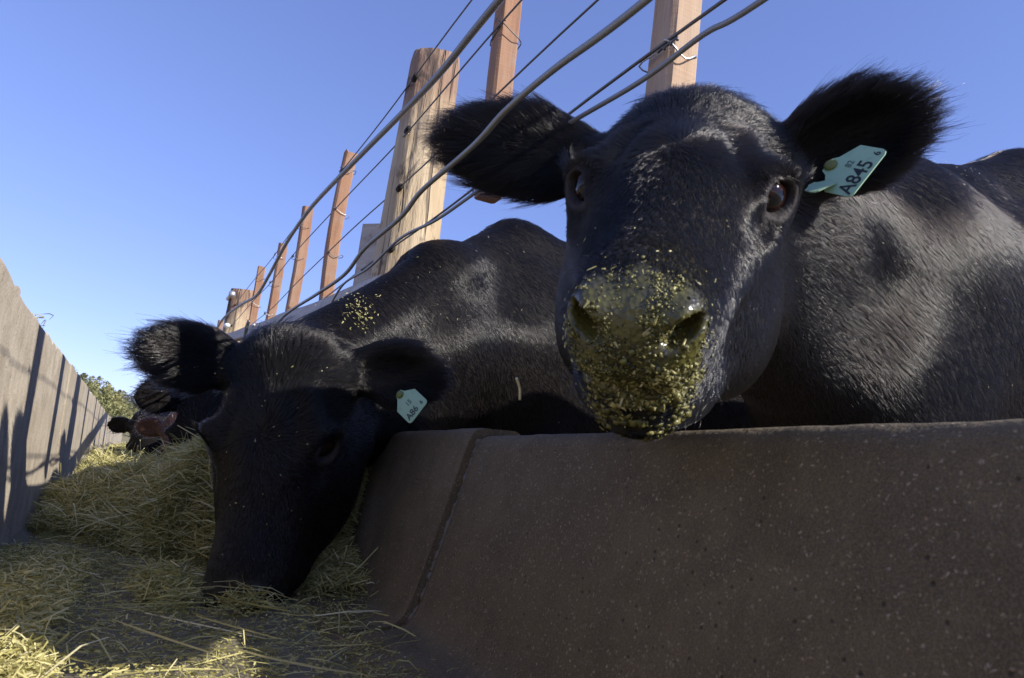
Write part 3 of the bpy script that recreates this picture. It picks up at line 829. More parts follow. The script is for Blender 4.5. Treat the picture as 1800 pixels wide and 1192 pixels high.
# ------------------------------------------------------------------ fence
FX = .60
fence = empty('cattle_fence', (FX, 4, GZ)); tag(fence, 'wire fence of red brown wooden battens, round posts and slack cables above the bunk', 'fence')
FO = np.array(fence.location)
M_BATTEN = wood('red brown sawn batten', (.25, .122, .066), (.36, .20, .112), (.13, .065, .04))
M_BATTEN_N = wood('pale sawn batten', (.38, .25, .155), (.50, .36, .24), (.21, .125, .08))
def post_mat():
    m = Mat('weathered round post'); v = m.coord((9, 9, 1.1)); v1 = m.coord()
    g1 = m.noise(v, 1.6, 6, .65, .8); g2 = m.noise(v, 9.0, 4)
    bare = m.mix(m.ramp(g1, [(.3, 0.0), (.7, 1.0)]), (.37, .27, .155), (.53, .42, .27))
    bark = m.mix(m.ramp(g1, [(.3, 0.0), (.7, 1.0)]), (.19, .112, .07), (.32, .205, .135))
    sp = m.n('SeparateXYZ'); m.t.links.new(v1, sp.inputs[0])
    hgt = m.math('ADD', m.math('MULTIPLY', sp.outputs[2], 5.0), m.math('MULTIPLY', m.noise(v1, 7, 5), 2.4))
    col = m.mix(m.ramp(hgt, [(.0, 0.0), (1.0, 1.0)]) if False else m.math('SUBTRACT', hgt, 6.1, True), bare, bark)
    scar = m.ramp(m.noise(m.coord((5, 5, 2.2)), 1.7, 4, .6, 1.2), [(.55, 0.0), (.62, 1.0)])
    col = m.mix(m.math('MULTIPLY', scar, .8), col, (.07, .05, .04))
    crk = m.ramp(m.noise(m.coord((40, 40, 1.0)), 1.0, 3, .5, .4), [(.36, 1.0), (.41, 0.0)])
    col = m.mix(m.math('MULTIPLY', crk, .7), col, (.06, .04, .03))
    h = m.math('SUBTRACT', m.math('ADD', g1, m.math('MULTIPLY', g2, .4)), crk)
    return m.principled(col, .85, m.bump(h, .9, .012))
M_POST = post_mat()
def steel(name, c, rough=.45, rust=.4, metal=.75):
    m = Mat(name); v = m.coord()
    col = m.mix(m.math('MULTIPLY', m.ramp(m.noise(v, 30, 5, .6), [(.45, 0.0), (.7, 1.0)]), rust), c, (.16, .09, .055))
    return m.principled(col, rough, m.bump(m.noise(v, 220, 3), .2, .001), Metallic=metal)
M_WIRE = steel('dark fence wire', (.16, .155, .15), .5)
M_CABLE = steel('grey steel cable', (.24, .245, .25), .45, .2, .35)
M_GALV = steel('galvanised tie wire', (.55, .55, .55), .35, .15)

def batten_mesh(L, w, d, seed, mat):
    """sawn batten: slightly bowed, worn edges, an uneven sawn top"""
    r = np.random.default_rng(seed); n = 9; zs = np.linspace(0, L, n); V = []
    c = .12 * min(w, d); prof = [(-w / 2 + c, -d / 2), (w / 2 - c, -d / 2), (w / 2, -d / 2 + c), (w / 2, d / 2 - c), (w / 2 - c, d / 2), (-w / 2 + c, d / 2), (-w / 2, d / 2 - c), (-w / 2, -d / 2 + c)]
    bow = r.normal(size=2) * .006
    for i, zz in enumerate(zs):
        t = zz / L; b = bow * math.sin(math.pi * t)
        for (x, y) in prof:
            zt = zz + ((x * r.normal() * .15 + y * .12) if i == n - 1 else 0)
            V.append((x + b[0] + r.normal() * .0005, y + b[1] + r.normal() * .0005, zt))
    V = np.array(V); k = 8
    i = np.arange(n - 1)[:, None] * k; j = np.arange(k)[None]; jj = (j + 1) % k
    F = np.stack([i + j, i + jj, i + k + jj, i + k + j], -1).reshape(-1, 4)
    m = len(V); V = np.vstack([V, V[:k].mean(0), V[-k:].mean(0)])
    T = np.array([(m, (a + 1) % k, a) for a in range(k)] + [(m + 1, (n - 1) * k + a, (n - 1) * k + (a + 1) % k) for a in range(k)])
    return mesh_np('batten', V, [F, T], mat)

WIRES = [(1.175, .0022), (1.000, .0022), (.813, .0022), (.620, .0028)]
BAT = [(.745, .052, .060, 1.52), (1.335, .050, .050, 1.36), (2.79, .050, .050, 1.265), (3.63, .050, .048, 1.285), (4.30, .048, .048, 1.26),
       (4.99, .050, .046, 1.265), (6.75, .048, .048, 1.24), (7.45, .048, .048, 1.26), (8.2, .048, .048, 1.22), (9.0, .048, .048, 1.25), (9.9, .048, .048, 1.2)]
for k, (y, w, d, top) in enumerate(BAT):
    zb = .60 if k == 1 else (.44 if k == 0 else .575)
    o = link('batten', batten_mesh(top - zb, w, d, 90 + k, M_BATTEN_N if k == 0 else M_BATTEN), fence)
    o.location = (FX + .004 * random.uniform(-1, 1) - FO[0], y - FO[1], zb - FO[2])
    o.rotation_euler = (random.uniform(-.012, .012), random.uniform(-.012, .012), random.uniform(-.10, .10))
    # tie wires round the batten at each strand
    for zz, _ in WIRES:
        if zz > top - .03 or y > 8: continue
        if zz == .813 and k % 2: continue
        rr = .0014; hw, hd = w / 2 + .003, d / 2 + .003; tl = random.uniform(-.02, .02)
        pts = [(-hw - .004, -hd - .012, .012), (-hw, -hd, .004), (-hw, hd, -.004 + tl), (hw, hd, tl), (hw + .004, -hd * .3, tl), (hw * .6, -hd - .006, -.006 + tl), (-hw * .2, -hd - .010, -.012), (-hw - .004, -hd - .010, .002), (-hw - .012, -hd - .004, .006)]
        tp = catmull([np.array(p) for p in pts], 4)
        t = Geo().tube(tp, rr, 6).build('tie_wire', M_GALV if (k + int(zz * 10)) % 3 == 0 else M_WIRE, fence, True)
        t.location = (FX - FO[0], y - FO[1], zz - FO[2])
        # twisted knot on the strand
        kn = [(-.012 * i / 8 * 2 + .012, .0035 * math.cos(i * 2.2), .0035 * math.sin(i * 2.2)) for i in range(9)]
        kt = Geo().tube(np.array([(-w / 2 - .008 + .0 * a, b + c2 * 0 + a * 1.6 - .01, c2) for a, b, c2 in kn]), .0022, 6).build('tie_wire', M_WIRE, fence, True)
        kt.location = (FX - FO[0], y - d / 2 - FO[1], zz - FO[2])

def round_post(y, r0, r1, zt, seed, lean=0.0):
    n, k = 60, 72; zs = np.linspace(GZ - .05, zt, n); V = []; rg = np.random.default_rng(seed)
    a = np.arange(k) * 2 * np.pi / k
    for i, zz in enumerate(zs):
        t = i / (n - 1); rad = r0 + (r1 - r0) * t
        rr = rad * (1 + .035 * np.cos(2 * a + 1.0) + .02 * np.sin(3 * a + 4 * t) + .012 * np.sin(7 * a + 9 * t))
        rr = np.minimum(rr, rad * 1.02 / np.maximum(.35, np.abs(np.cos(a - 3.75)))) if t > .45 else rr
        for ga, gw, gd in ((3.9, .05, .06), (4.25, .03, .05), (4.6, .06, .07), (4.95, .03, .05), (3.4, .05, .06), (5.3, .04, .06)):
            rr = rr * (1 - gd * np.exp(-((a - ga - .10 * math.sin(t * 5 + ga)) / gw) ** 2) * (.4 + .6 * math.sin(t * 7 + ga * 3) ** 2))
        if i == n - 1: rr = rr * .95
        V += [(q * math.cos(b) + lean * t, q * math.sin(b), zz + (.012 * math.cos(b - 1) if i >= n - 2 else 0)) for q, b in zip(rr, a)]
    V = np.array(V)
    i = np.arange(n - 1)[:, None] * k; j = np.arange(k)[None]; jj = (j + 1) % k
    F = np.stack([i + j, i + jj, i + k + jj, i + k + j], -1).reshape(-1, 4)
    m = len(V); V = np.vstack([V, V[-k:].mean(0) + np.array((0, 0, -.004))])
    T = np.array([(m, (n - 1) * k + b, (n - 1) * k + (b + 1) % k) for b in range(k)])
    o = link('round_post', mesh_np('round_post', V, [F, T], M_POST, True), fence)
    o.location = (FX + .018 - FO[0], y - FO[1], -FO[2])
    return o
p1 = round_post(1.99, .116, .076, 1.315, 1, .035); p1['label'] = 'thick weathered round post with peeling bark and a dark knot scar'
p2 = round_post(6.15, .12, .095, 1.33, 2); p2['label'] = 'far brown round post with a bolted pipe end'
# drilled holes in the round posts: dark plugs, their inner shade given as colour
M_HOLE_PLUG = Mat('dark hole plug').principled((.012, .009, .007), .9)
for zz, _ in WIRES:
    for (yy, r) in ((1.99, .098), (6.15, .10)):
        s = Geo().tube([(-.048, -r * .86 - .0015, 0), (-.046, -r * .86 + .03, .0)], .0085, 10).build('hole_plug', M_HOLE_PLUG, fence, True)
        s.location = (FX + .018 - FO[0], yy - FO[1], zz - FO[2])
# bolted pipe stub and a white insulator on the far post
s = Geo().tube([(-.02, -.16, 0), (-.02, .12, .01)], .018, 12).tube([(-.02, -.165, 0), (-.02, -.150, 0)], .028, 6).build('pipe_stub', M_GALV, fence, True); s.location = (FX - .06 - FO[0], 6.10 - FO[1], 1.235 - FO[2])
s = Geo().tube([(0, -.03, 0), (-.02, -.02, 0), (-.03, .0, 0), (-.02, .03, .0)], [.012, .020, .018, .010], 10).build('insulator', Mat('white ceramic').principled((.75, .75, .73), .3), fence, True); s.location = (FX - .05 - FO[0], 6.02 - FO[1], .985 - FO[2])
for k, (zz, rr) in enumerate(WIRES):
    ys = np.concatenate([np.arange(-1.5, 10.2, .12)])
    pts = np.column_stack([np.full(len(ys), FX - .032) + .004 * np.sin(ys * 3.1 + k), ys, zz + .006 * np.sin(ys * 1.7 + k * 2) + .003 * np.sin(ys * 5.3 + k)])
    w = Geo().tube(pts - FO, rr, 6).build('wire', M_WIRE, fence, True)
# slack cables in front of the strands
def along(pts, X):
    out = []
    for (px, py, x) in pts:
        r = rayw(px, py); out.append(r / r[0] * x)
    return np.array(out)
W1 = [(.30, -.9, .575), (.30, .2, .572), (.30, .716, .570), (.30, .92, .566), (.30, 1.275, .592), (.30, 1.67, .620), (.302, 1.88, .625), (.302, 2.09, .608), (.302, 2.32, .565), (.302, 2.55, .541), (.302, 3.0, .585), (.302, 3.62, .632), (.304, 3.92, .625), (.305, 4.05, .600), (.305, 4.10, .545), (.305, 4.2, .40)]
W2 = [(.30, -.9, .385), (.30, .1, .386), (.30, .405, .386), (.30, .55, .397), (.30, .65, .398), (.30, .73, .388), (.302, .905, .389), (.302, .99, .373), (.303, 1.175, .371), (.304, 1.305, .350), (.306, 1.55, .357), (.308, 1.89, .371), (.31, 2.2, .362), (.312, 2.43, .378), (.316, 2.9, .36), (.32, 3.6, .37), (.32, 4.6, .38)]
W3 = [(.45, -.9, .46), (.45, .15, .466), (.45, .43, .466), (.45, .505, .474), (.45, .61, .471), (.45, .80, .486), (.452, .88, .480), (.452, 1.07, .482), (.452, 1.25, .484), (.454, 1.47, .505), (.455, 1.70, .488), (.456, 1.95, .495), (.46, 2.12, .448), (.47, 2.2, .46), (.50, 2.26, .40)]
for nm, P, r, lab in (('W1', np.array(W1) * np.array((1.5, 1.5, 1.5)), .0076, 'thick grey top cable, kinked and sagging'), ('W2', W2, .0036, 'middle grey cable, bent where cattle push'), ('W3', W3, .0032, 'lowest slack cable behind the ear')):
    c = Geo().tube(catmull(np.array(P), 8) - FO, r, 10).build('cable', M_CABLE, fence, True); c['label'] = lab
# rail of two dented steel channel lengths, climbing away from the camera
def rail(a, b, hgt, name, sag=0.0):
    a = np.array(a); b = np.array(b); n = 14; V = []
    prof = [(-.030, -.5), (-.034, -.46), (-.004, .47), (.002, .5), (.040, .40), (.042, .34), (.012, -.46), (.006, -.5)]
    for i in range(n):
        t = i / (n - 1); c = a + (b - a) * t + np.array((.004 * math.sin(t * 9), 0, -sag * 4 * t * (1 - t) + .004 * math.sin(t * 13)))
        for (x, zz) in prof: V.append((c[0] + x, c[1], c[2] + zz * hgt))
    V = np.array(V); k = len(prof)
    i = np.arange(n - 1)[:, None] * k; j = np.arange(k)[None]; jj = (j + 1) % k
    F = np.stack([i + j, i + jj, i + k + jj, i + k + j], -1).reshape(-1, 4)
    m = len(V); V = np.vstack([V, V[:k].mean(0), V[-k:].mean(0)])
    T = np.array([(m, (q + 1) % k, q) for q in range(k)] + [(m + 1, (n - 1) * k + q, (n - 1) * k + (q + 1) % k) for q in range(k)])
    o = link(name, mesh_np(name, V - FO, [F, T], M_RAIL, False), fence)
    return o
def rail_mat():
    m = Mat('pale weathered rail'); v = m.coord((30, 2.2, 30))
    c = m.mix(m.ramp(m.noise(v, 1, 6, .65), [(.3, 0.0), (.7, 1.0)]), (.36, .30, .24), (.52, .45, .37))
    c = m.mix(m.math('MULTIPLY', m.ramp(m.noise(m.coord(), 40, 4), [(.5, 0.0), (.7, 1.0)]), .6), c, (.20, .12, .085))
    return m.principled(c, .75, m.bump(m.noise(v, 4, 5), .4, .003))
M_RAIL = rail_mat()
rail((.53, 1.85, .480), (.53, 4.40, .720), .080, 'rail', .008)
rail((.535, 4.37, .715), (.535, 7.6, 1.03), .085, 'rail', .0)
s = Geo().tube(catmull([(.50, 4.36, .77), (.495, 4.38, .72), (.50, 4.40, .67)], 3) - FO, .010, 8).build('rail_clamp', M_WIRE, fence, True)
s = Geo().tube([(.485, 4.05, .69), (.50, 4.05, .695)], .012, 8)
s.V = [v - FO for v in s.V]; s.build('bolt', M_GALV, fence, True)
# upright channel offcut beside the thick post
def offcut():
    o = link('upright_plate', batten_mesh(.62, .020, .09, 5, M_RAIL), fence)
    o.location = (.575 - FO[0], 2.20 - FO[1], .16 - FO[2]); o.rotation_euler = (0, .02, .5)
offcut()
# ------------------------------------------------------------------ far wooded hill
def hill_z(x, y): return GZ + 33.8 * np.exp(-((x + 60) / 57.0) ** 2) * np.exp(-((y - 400) / 95.0) ** 2)
def hill():
    gx = np.linspace(-260, 140, 60); gy = np.linspace(150, 650, 50)
    X, Y = np.meshgrid(gx, gy, indexing='ij'); P = np.stack([X.ravel(), Y.ravel()], 1)
    Z = hill_z(P[:, 0], P[:, 1]) - .3 + .8 * snoise(P, .02, 8, 2) * np.clip((hill_z(P[:, 0], P[:, 1]) - GZ) / 3, 0, 1)
    n = len(gy); i = np.arange(len(gx) - 1)[:, None] * n + np.arange(n - 1)[None]
    F = np.stack([i, i + n, i + n + 1, i + 1], -1).reshape(-1, 4)
    m = Mat('dry hillside'); mm = m.principled(m.mix(m.noise(m.coord(), .08, 5), (.14, .13, .06), (.26, .22, .12)), .95)
    tag(link('hillside', mesh_np('hillside', np.column_stack([P, Z]), F, mm, True)), 'dry hillside beyond the end of the bunk', kind='structure')
    r = np.random.default_rng(21); V = []; Q = []; tint = []; cnt = 0
    for k in range(420):
        x = r.uniform(-150, 45); y = r.uniform(270, 430); H = r.uniform(6, 11.5); w = H * r.uniform(.24, .40)
        if hill_z(x, y) < GZ + 1.2 and r.random() < .5: continue
        b = np.array((x, y, hill_z(x, y) - .5)); nl = 260
        u = r.random(nl); ang = r.random(nl) * 6.283; sh = np.sin(np.pi * np.clip(u * .9 + .1, 0, 1)) ** .7
        rr = w * sh * np.sqrt(r.random(nl)) * (1 + .3 * np.sin(ang * 3 + k))
        c = b + np.column_stack([rr * np.cos(ang), rr * np.sin(ang), H * (.16 + .84 * u)])
        s = r.uniform(.25, .62, nl)[:, None]
        a1 = r.normal(size=(nl, 3)); a1 /= np.linalg.norm(a1, axis=1)[:, None]; a2 = np.cross(a1, r.normal(size=(nl, 3))); a2 /= np.linalg.norm(a2, axis=1)[:, None]
        V.append(np.stack([c - a1 * s, c + a2 * s * .7, c + a1 * s, c - a2 * s * .7], 1).reshape(-1, 3))
        Q.append(cnt + np.arange(nl * 4).reshape(-1, 4)); cnt += nl * 4
        tint.append(np.repeat(np.clip(r.normal(.5, .22) + r.normal(size=nl) * .12, 0, 1), 4))
        tv, tf = tube_geo([b, b + np.array((0, 0, H * .8))], [.22, .06], 5, False)
        V.append(tv); Q.append(tf[0] + cnt); cnt += len(tv); tint.append(np.zeros(len(tv)))
    m = Mat('far foliage'); c = m.ramp(m.attr('tint'), [(.0, (.10, .105, .042)), (.5, (.19, .19, .075)), (1.0, (.30, .275, .12))])
    me = mesh_np('woodland', np.vstack(V), np.vstack(Q), m.principled(c, .9))
    at = me.attributes.new('tint', 'FLOAT', 'POINT'); at.data.foreach_set('value', np.concatenate(tint).astype(np.float32))
    tag(link('woodland', me), 'olive green woodland on the far hill beyond the bunk', 'woodland', kind='stuff')
hill()

# ------------------------------------------------------------------ hay
def hay_mat():
    m = Mat('hay'); ti = m.attr('tint'); v = m.coord()
    c = m.ramp(ti, [(.0, (.14, .125, .035)), (.25, (.34, .315, .10)), (.55, (.54, .49, .19)), (.8, (.68, .61, .29)), (1.0, (.80, .73, .46))])
    c = m.mix(m.math('MULTIPLY', m.noise(v, 300, 2), .35), c, (.20, .18, .06))
    p = m.n('BsdfPrincipled'); m.t.links.new(c, p.inputs['Base Color']); p.inputs['Roughness'].default_value = .62
    tr = m.n('BsdfTranslucent'); m.t.links.new(c, tr.inputs[0])
    mx = m.n('MixShader'); mx.inputs[0].default_value = .18; m.t.links.new(p.outputs[0], mx.inputs[1]); m.t.links.new(tr.outputs[0], mx.inputs[2])
    m.t.links.new(mx.outputs[0], m.out.inputs[0])
    return m.m
M_HAY = hay_mat()
def hay_h(P):
    x, y = P[:, 0], P[:, 1]
    yA = y - (1.80 - 1.0 * x)
    nz = snoise(P, 2.6, 77, 3)
    A = (.075 + .155 * sstep(-.14, .26, x)) * sstep(0, .40, yA + .05 * nz) * sstep(1.35, .75, yA)
    B = (.165 - .03 * sstep(0, -.2, x)) * sstep(3.15, 3.75, y + .1 * nz) * (.85 + .25 * snoise(P, .5, 78, 2))
    C = .065 * np.exp(-((x - .44) / .10) ** 2 - ((y - 1.52) / .22) ** 2)
    D = .018 * sstep(.06, -.10, x + .03 * nz) * sstep(2.0, 1.5, y)
    E2 = .016 * np.exp(-((x - .20) / .11) ** 2 - ((y - 1.20) / .07) ** 2) + .026 * np.exp(-((x - .10) / .05) ** 2 - ((y - 1.36) / .14) ** 2)
    return np.maximum.reduce([A, B, C, D, E2]) * (1 + .30 * nz) + .010 * (snoise(P, 9, 79, 2)) * (np.maximum(A, B) > .02)

def straws(n, P2, lift, Ls, Ws, seed, tilt=.35, tmean=.5, tsd=.22, zoff=None, xmin=-.185):
    r = np.random.default_rng(seed)
    base = -.246 + np.maximum(hay_h(P2), 0)
    c = np.column_stack([P2, base + lift])
    if zoff is not None: c[:, 2] = zoff
    a = r.random(n) * 6.283; el = r.normal(size=n) * tilt
    d = np.column_stack([np.cos(a) * np.cos(el), np.sin(a) * np.cos(el), np.sin(el)])
    s = np.cross(d, r.normal(size=(n, 3))); s /= np.linalg.norm(s, axis=1)[:, None]
    b = np.cross(d, s); bend = (r.normal(size=n) * .26 * np.minimum(1, .05 / Ls))[:, None]
    L = Ls[:, None]; W = Ws[:, None]; V = np.zeros((n, 4, 2, 3))
    for k, t in enumerate((-.5, -.17, .17, .5)):
        ctr = c + d * L * t + b * L * bend * (1 - (2 * t) ** 2)
        w = W * (1.0 if k in (1, 2) else (.8 if k == 0 else .35)) * .5
        V[:, k, 0] = ctr - s * w; V[:, k, 1] = ctr + s * w
    V[..., 2] = np.maximum(V[..., 2], -.2475 + .002 * r.random((n, 1, 1)))
    V[..., 0] = np.maximum(V[..., 0], xmin)
    V = V.reshape(-1, 3); i = np.arange(n)[:, None] * 8
    F = np.concatenate([np.stack([i + 2 * k, i + 2 * k + 1, i + 2 * k + 3, i + 2 * k + 2], -1).reshape(-1, 4) for k in range(3)])
    ti = np.repeat(np.clip(r.normal(tmean, tsd, n), 0, 1), 8)
    return V, F, ti

def hay_object(name, label, parts, mound=None):
    V, F, T = [], [], []; cnt = 0
    for v, f, t in parts: V.append(v); F.append(f + cnt); T.append(t); cnt += len(v)
    if mound is not None:
        x0, x1, y0, y1, st = mound
        gx = np.arange(x0, x1, st); gy = np.arange(y0, y1, st); X, Y = np.meshgrid(gx, gy, indexing='ij'); P = np.stack([X.ravel(), Y.ravel()], 1)
        hh = hay_h(P); Z = -.264 + hh
        n = len(gy); i = np.arange(len(gx) - 1)[:, None] * n + np.arange(n - 1)[None]
        q = np.stack([i, i + n, i + n + 1, i + 1], -1).reshape(-1, 4); q = q[hh[q].max(1) > .004]
        V.append(np.column_stack([P, Z])); F.append(q + cnt); T.append(np.full(len(P), .12)); cnt += len(P)
    me = mesh_np(name, np.vstack(V), np.vstack(F), M_HAY)
    at = me.attributes.new('tint', 'FLOAT', 'POINT'); at.data.foreach_set('value', np.concatenate(T).astype(np.float32))
    o = link(name, me); tag(o, label, 'hay', kind='stuff')
    return o
def pick(n, x0, x1, y0, y1, seed, minh=.0):
    r = np.random.default_rng(seed); P = np.column_stack([r.uniform(x0, x1, n * 3), r.uniform(y0, y1, n * 3)])
    P = P[hay_h(P) > minh][:n]
    return P
r_ = np.random.default_rng(5)
def mk(n, box, seed, L=(.02, .09), W=(.0010, .0026), minh=.02, lift=(-.006, .014), **kw):
    P = pick(n, *box, seed, minh); n = len(P); r = np.random.default_rng(seed + 100)
    return straws(n, P, r.uniform(*lift, n), L[0] + (L[1] - L[0]) * r.random(n) ** 1.8, r.uniform(*W, n), seed + 200, **kw)
hay_object('hay_heap', 'loose yellow green hay heaped in front of the feeding cow', [
    mk(15000, (-.175, .45, 1.35, 2.7), 1, L=(.02, .10)), mk(2600, (-.16, .42, 1.4, 2.6), 2, L=(.06, .17), W=(.0016, .0034), lift=(.0, .022), tmean=.68, tilt=.5),
    mk(9000, (-.175, .45, 1.35, 2.7), 7, L=(.006, .02), W=(.0012, .003), tmean=.45)], (-.18, .46, 1.3, 3.1, .012))
hay_object('hay_heap', 'farther heap of hay under the heads of the distant cattle', [
    mk(9000, (-.175, .47, 2.9, 5.0), 3, L=(.03, .12), W=(.0015, .0035)), mk(500, (-.16, .42, 3.2, 4.6), 4, L=(.08, .20), W=(.002, .004), lift=(0, .03), tmean=.7, tilt=.7),
    mk(4500, (-.175, .5, 5.0, 12.0), 5, L=(.06, .18), W=(.003, .007))], (-.18, .50, 2.9, 14.0, .035))
hay_object('hay_litter', 'thin litter of hay stalks and chaff on the bunk floor near the camera', [
    mk(2600, (-.16, .46, .45, 2.0), 11, L=(.02, .09), W=(.0008, .0020), minh=-1, lift=(.0005, .004), tilt=.06, tmean=.42),
    mk(22000, (-.17, .46, .45, 2.0), 12, L=(.003, .012), W=(.0008, .0026), minh=-1, lift=(.0, .003), tilt=.12, tmean=.36),
    mk(9000, (-.175, .06, .4, 1.9), 13, L=(.008, .05), W=(.0010, .0026), minh=.010, lift=(-.002, .012), tmean=.58),
    mk(2200, (.33, .50, 1.2, 1.95), 14, L=(.03, .12), W=(.0009, .0020), minh=.022, lift=(-.002, .014), tmean=.5),
    mk(1500, (.04, .36, 1.05, 1.5), 16, L=(.02, .09), W=(.0010, .0022), minh=.014, lift=(-.002, .016), tmean=.45),
    mk(60, (-.10, .42, .55, 1.6), 15, L=(.10, .22), W=(.0014, .0026), minh=-1, lift=(.002, .010), tilt=.05, tmean=.66)], (-.18, .5, .4, 2.0, .012))
def single_straw(name, label, pts, w, ti):
    V, Fs = tube_geo(catmull(pts, 5), w, 6); me = mesh_np(name, V, Fs, M_HAY, True)
    at = me.attributes.new('tint', 'FLOAT', 'POINT'); at.data.foreach_set('value', np.full(len(V), ti, np.float32))
    return tag(link(name, me), label, 'straw')
single_straw('straw', 'single pale stalk standing upright out of the farther hay heap', [(.035, 2.92, -.20), (.030, 2.90, -.12), (.036, 2.90, -.055), (.034, 2.88, -.012)], .0022, .95)
single_straw('straw', 'long thin stalk leaning against the shaded kerb beside the feeding muzzle', [(.36, 1.36, -.245), (.41, 1.34, -.20), (.455, 1.33, -.145)], .0013, .75)
c_ = rayw(912, 684) * .70
single_straw('straw', 'bright straw blowing past in front of the cow in the middle', [c_ + np.array((-.006, -.004, .010)), c_ + np.array((.001, 0, .001)), c_ + np.array((.004, .003, -.010))], .0014, 1.0)
# hay caught on top of the far wall
hay_object('hay_wisp', 'wisp of green hay caught on top of the left wall', [straws(60, np.column_stack([np.random.default_rng(8).normal(-.235, .014, 60), np.random.default_rng(9).normal(1.78, .06, 60)]), np.zeros(60), np.full(60, .028), np.full(60, .002), 31, tmean=.6, tilt=.2, xmin=-1, zoff=.228 + .006 * np.random.default_rng(10).random(60))])

# ------------------------------------------------------------------ the cattle
def ears_of(R, t, tips, w=.060):
    out = []
    for q, (T, face) in tips.items():
        out.append((HP(R, t, .012, .105 * q, -.085), np.asarray(T, float), np.array(face, float), w))
    return out
QUAL = 1.0
EARS1 = ears_of(COW1_R, COW1_T, {1: (rayw(1606, 200) * 1.0, (-.5, -.7, -.4)), -1: (rayw(795, 245) * 1.0, (.3, .84, .1))})
cow1 = build_cow('cow', 'black cow staring at the camera over the kerb, muzzle caked with feed, ear tag A845', COW1_R, COW1_T, (1.62, .80, .80), (1, .12), EARS1, GZ, MB,
                 fine=.0042, coarse=.014, hairs=int(430000 * QUAL), hair_rad=.00023, mid=(1.06, .74, .50), seed=1, dewlap=.10)
EARS2 = ears_of(COW2_R, COW2_T, {1: (rayw(765, 668) * 1.40, (-.2, -.9, -.2)), -1: (rayw(258, 618) * 1.42, (.05, .9, -.15))}, w=.060)
cow2 = build_cow('cow', 'black cow with its head lowered into the bunk beside the kerb joint, eating hay', COW2_R, COW2_T, (.98, 1.95, .80), (1, .06), EARS2, GZ, MB, mid=(.64, 1.69, .49),
                 fine=.0055, coarse=.016, hairs=int(260000 * QUAL), hair_rad=.00036, seed=2, smear_amt=.12)
def shifted(d, R, t, yaw=0.0):
    R2, t2 = turn(R, t, yaw, (.2, 0, -.1), (0, 0, 1)); return R2, t2 + np.array(d)
R3, T3 = shifted((-.015, 1.12, .02), COW2_R, COW2_T, .12)
EARS3 = ears_of(R3, T3, {1: (HP(R3, T3, -.02, .27, -.10), (-.2, -.9, -.2)), -1: (rayw(240, 700) * 2.45, (-.5, -.8, -.2))})
cow3 = build_cow('cow', 'black cow mostly hidden behind the feeding cow, only a shaggy ear and dark face showing', R3, T3, (1.02, 3.1, .70), (1, .03), EARS3, GZ, MB,
                 fine=.012, coarse=.03, hairs=int(45000 * QUAL), hair_rad=.0006, seed=3, lashes=False)
R4, T4 = shifted((.03, 2.75, -.05), COW2_R, COW2_T, .25)
EARS4 = ears_of(R4, T4, {1: (HP(R4, T4, -.02, .27, -.10), (-.2, -.9, -.2)), -1: (HP(R4, T4, -.03, -.27, -.10), (-.5, -.8, -.2))})
cow4 = build_cow('cow', 'red brown cow feeding far down the bunk', R4, T4, (1.05, 4.72, .55), (1, .0), EARS4, GZ, MR,
                 fine=.016, coarse=.04, hairs=int(12000 * QUAL), hair_rad=.0009, seed=4, lashes=False)
R5, T5 = shifted((-.12, 3.5, -.03), COW2_R, COW2_T, .3)
EARS5 = ears_of(R5, T5, {1: (HP(R5, T5, -.02, .27, -.10), (-.2, -.9, -.2)), -1: (HP(R5, T5, -.03, -.27, -.10), (-.5, -.8, -.2))})
cow5 = build_cow('cow', 'farthest black cow feeding beyond the red brown one', R5, T5, (1.0, 5.85, .52), (1, .0), EARS5, GZ, MB,
                 fine=.018, coarse=.04, hairs=int(9000 * QUAL), hair_rad=.0011, seed=5, lashes=False)

# feed stuck to the muzzle and flecks in the coat
def crumbs(cw, name, n, wfun, Lr, Wr, seed, tmean, lift=.0015, mat=None):
    C = cw.V[cw.F].mean(1); w = cw.area * wfun(C, (C - cw.t) @ cw.R, cw.N[cw.F[:, 0]])
    P, f = sample_faces(cw.V, cw.F, w, n, seed); N = cw.N[cw.F[f, 0]]; r = np.random.default_rng(seed)
    d = np.cross(N, r.normal(size=(n, 3))); d /= np.linalg.norm(d, axis=1)[:, None]; d = d + N * r.normal(size=(n, 1)) * .25
    s = np.cross(N, d); L = (r.uniform(*Lr, n) * r.random(n) ** .5)[:, None]; W = r.uniform(*Wr, n)[:, None]
    c = P + N * (lift * (0.4 + r.random((n, 1))))
    th = N * W * .35
    V = np.stack([c - d * L / 2 - s * W / 2, c - d * L / 2 + s * W / 2, c + d * L / 2 + s * W * .3, c + d * L / 2 - s * W * .3, c + th - d * L * .2, c + th + d * L * .3], 1).reshape(-1, 3)
    i = np.arange(n)[:, None] * 6
    T = np.concatenate([i + np.array(q) for q in ((0, 1, 4), (1, 2, 5), (2, 3, 5), (3, 0, 4))] ); Q = np.concatenate([i + np.array(q) for q in ((0, 4, 5, 3), (1, 2, 5, 4))])
    me = mesh_np(name, V - cw.off, [np.vstack([i + np.array((1, 2, 5)), i + np.array((3, 0, 4)), i + np.array((0, 1, 4)), i + np.array((2, 3, 5))]), np.vstack([i + np.array((1, 5, 4, 0)) * 1])], M_HAY)
    at = me.attributes.new('tint', 'FLOAT', 'POINT'); at.data.foreach_set('value', np.repeat(np.clip(r.normal(tmean, .22, n), 0, 1), 6).astype(np.float32))
    o = link(name, me, cw.root); o['kind'] = 'stuff'
    return o
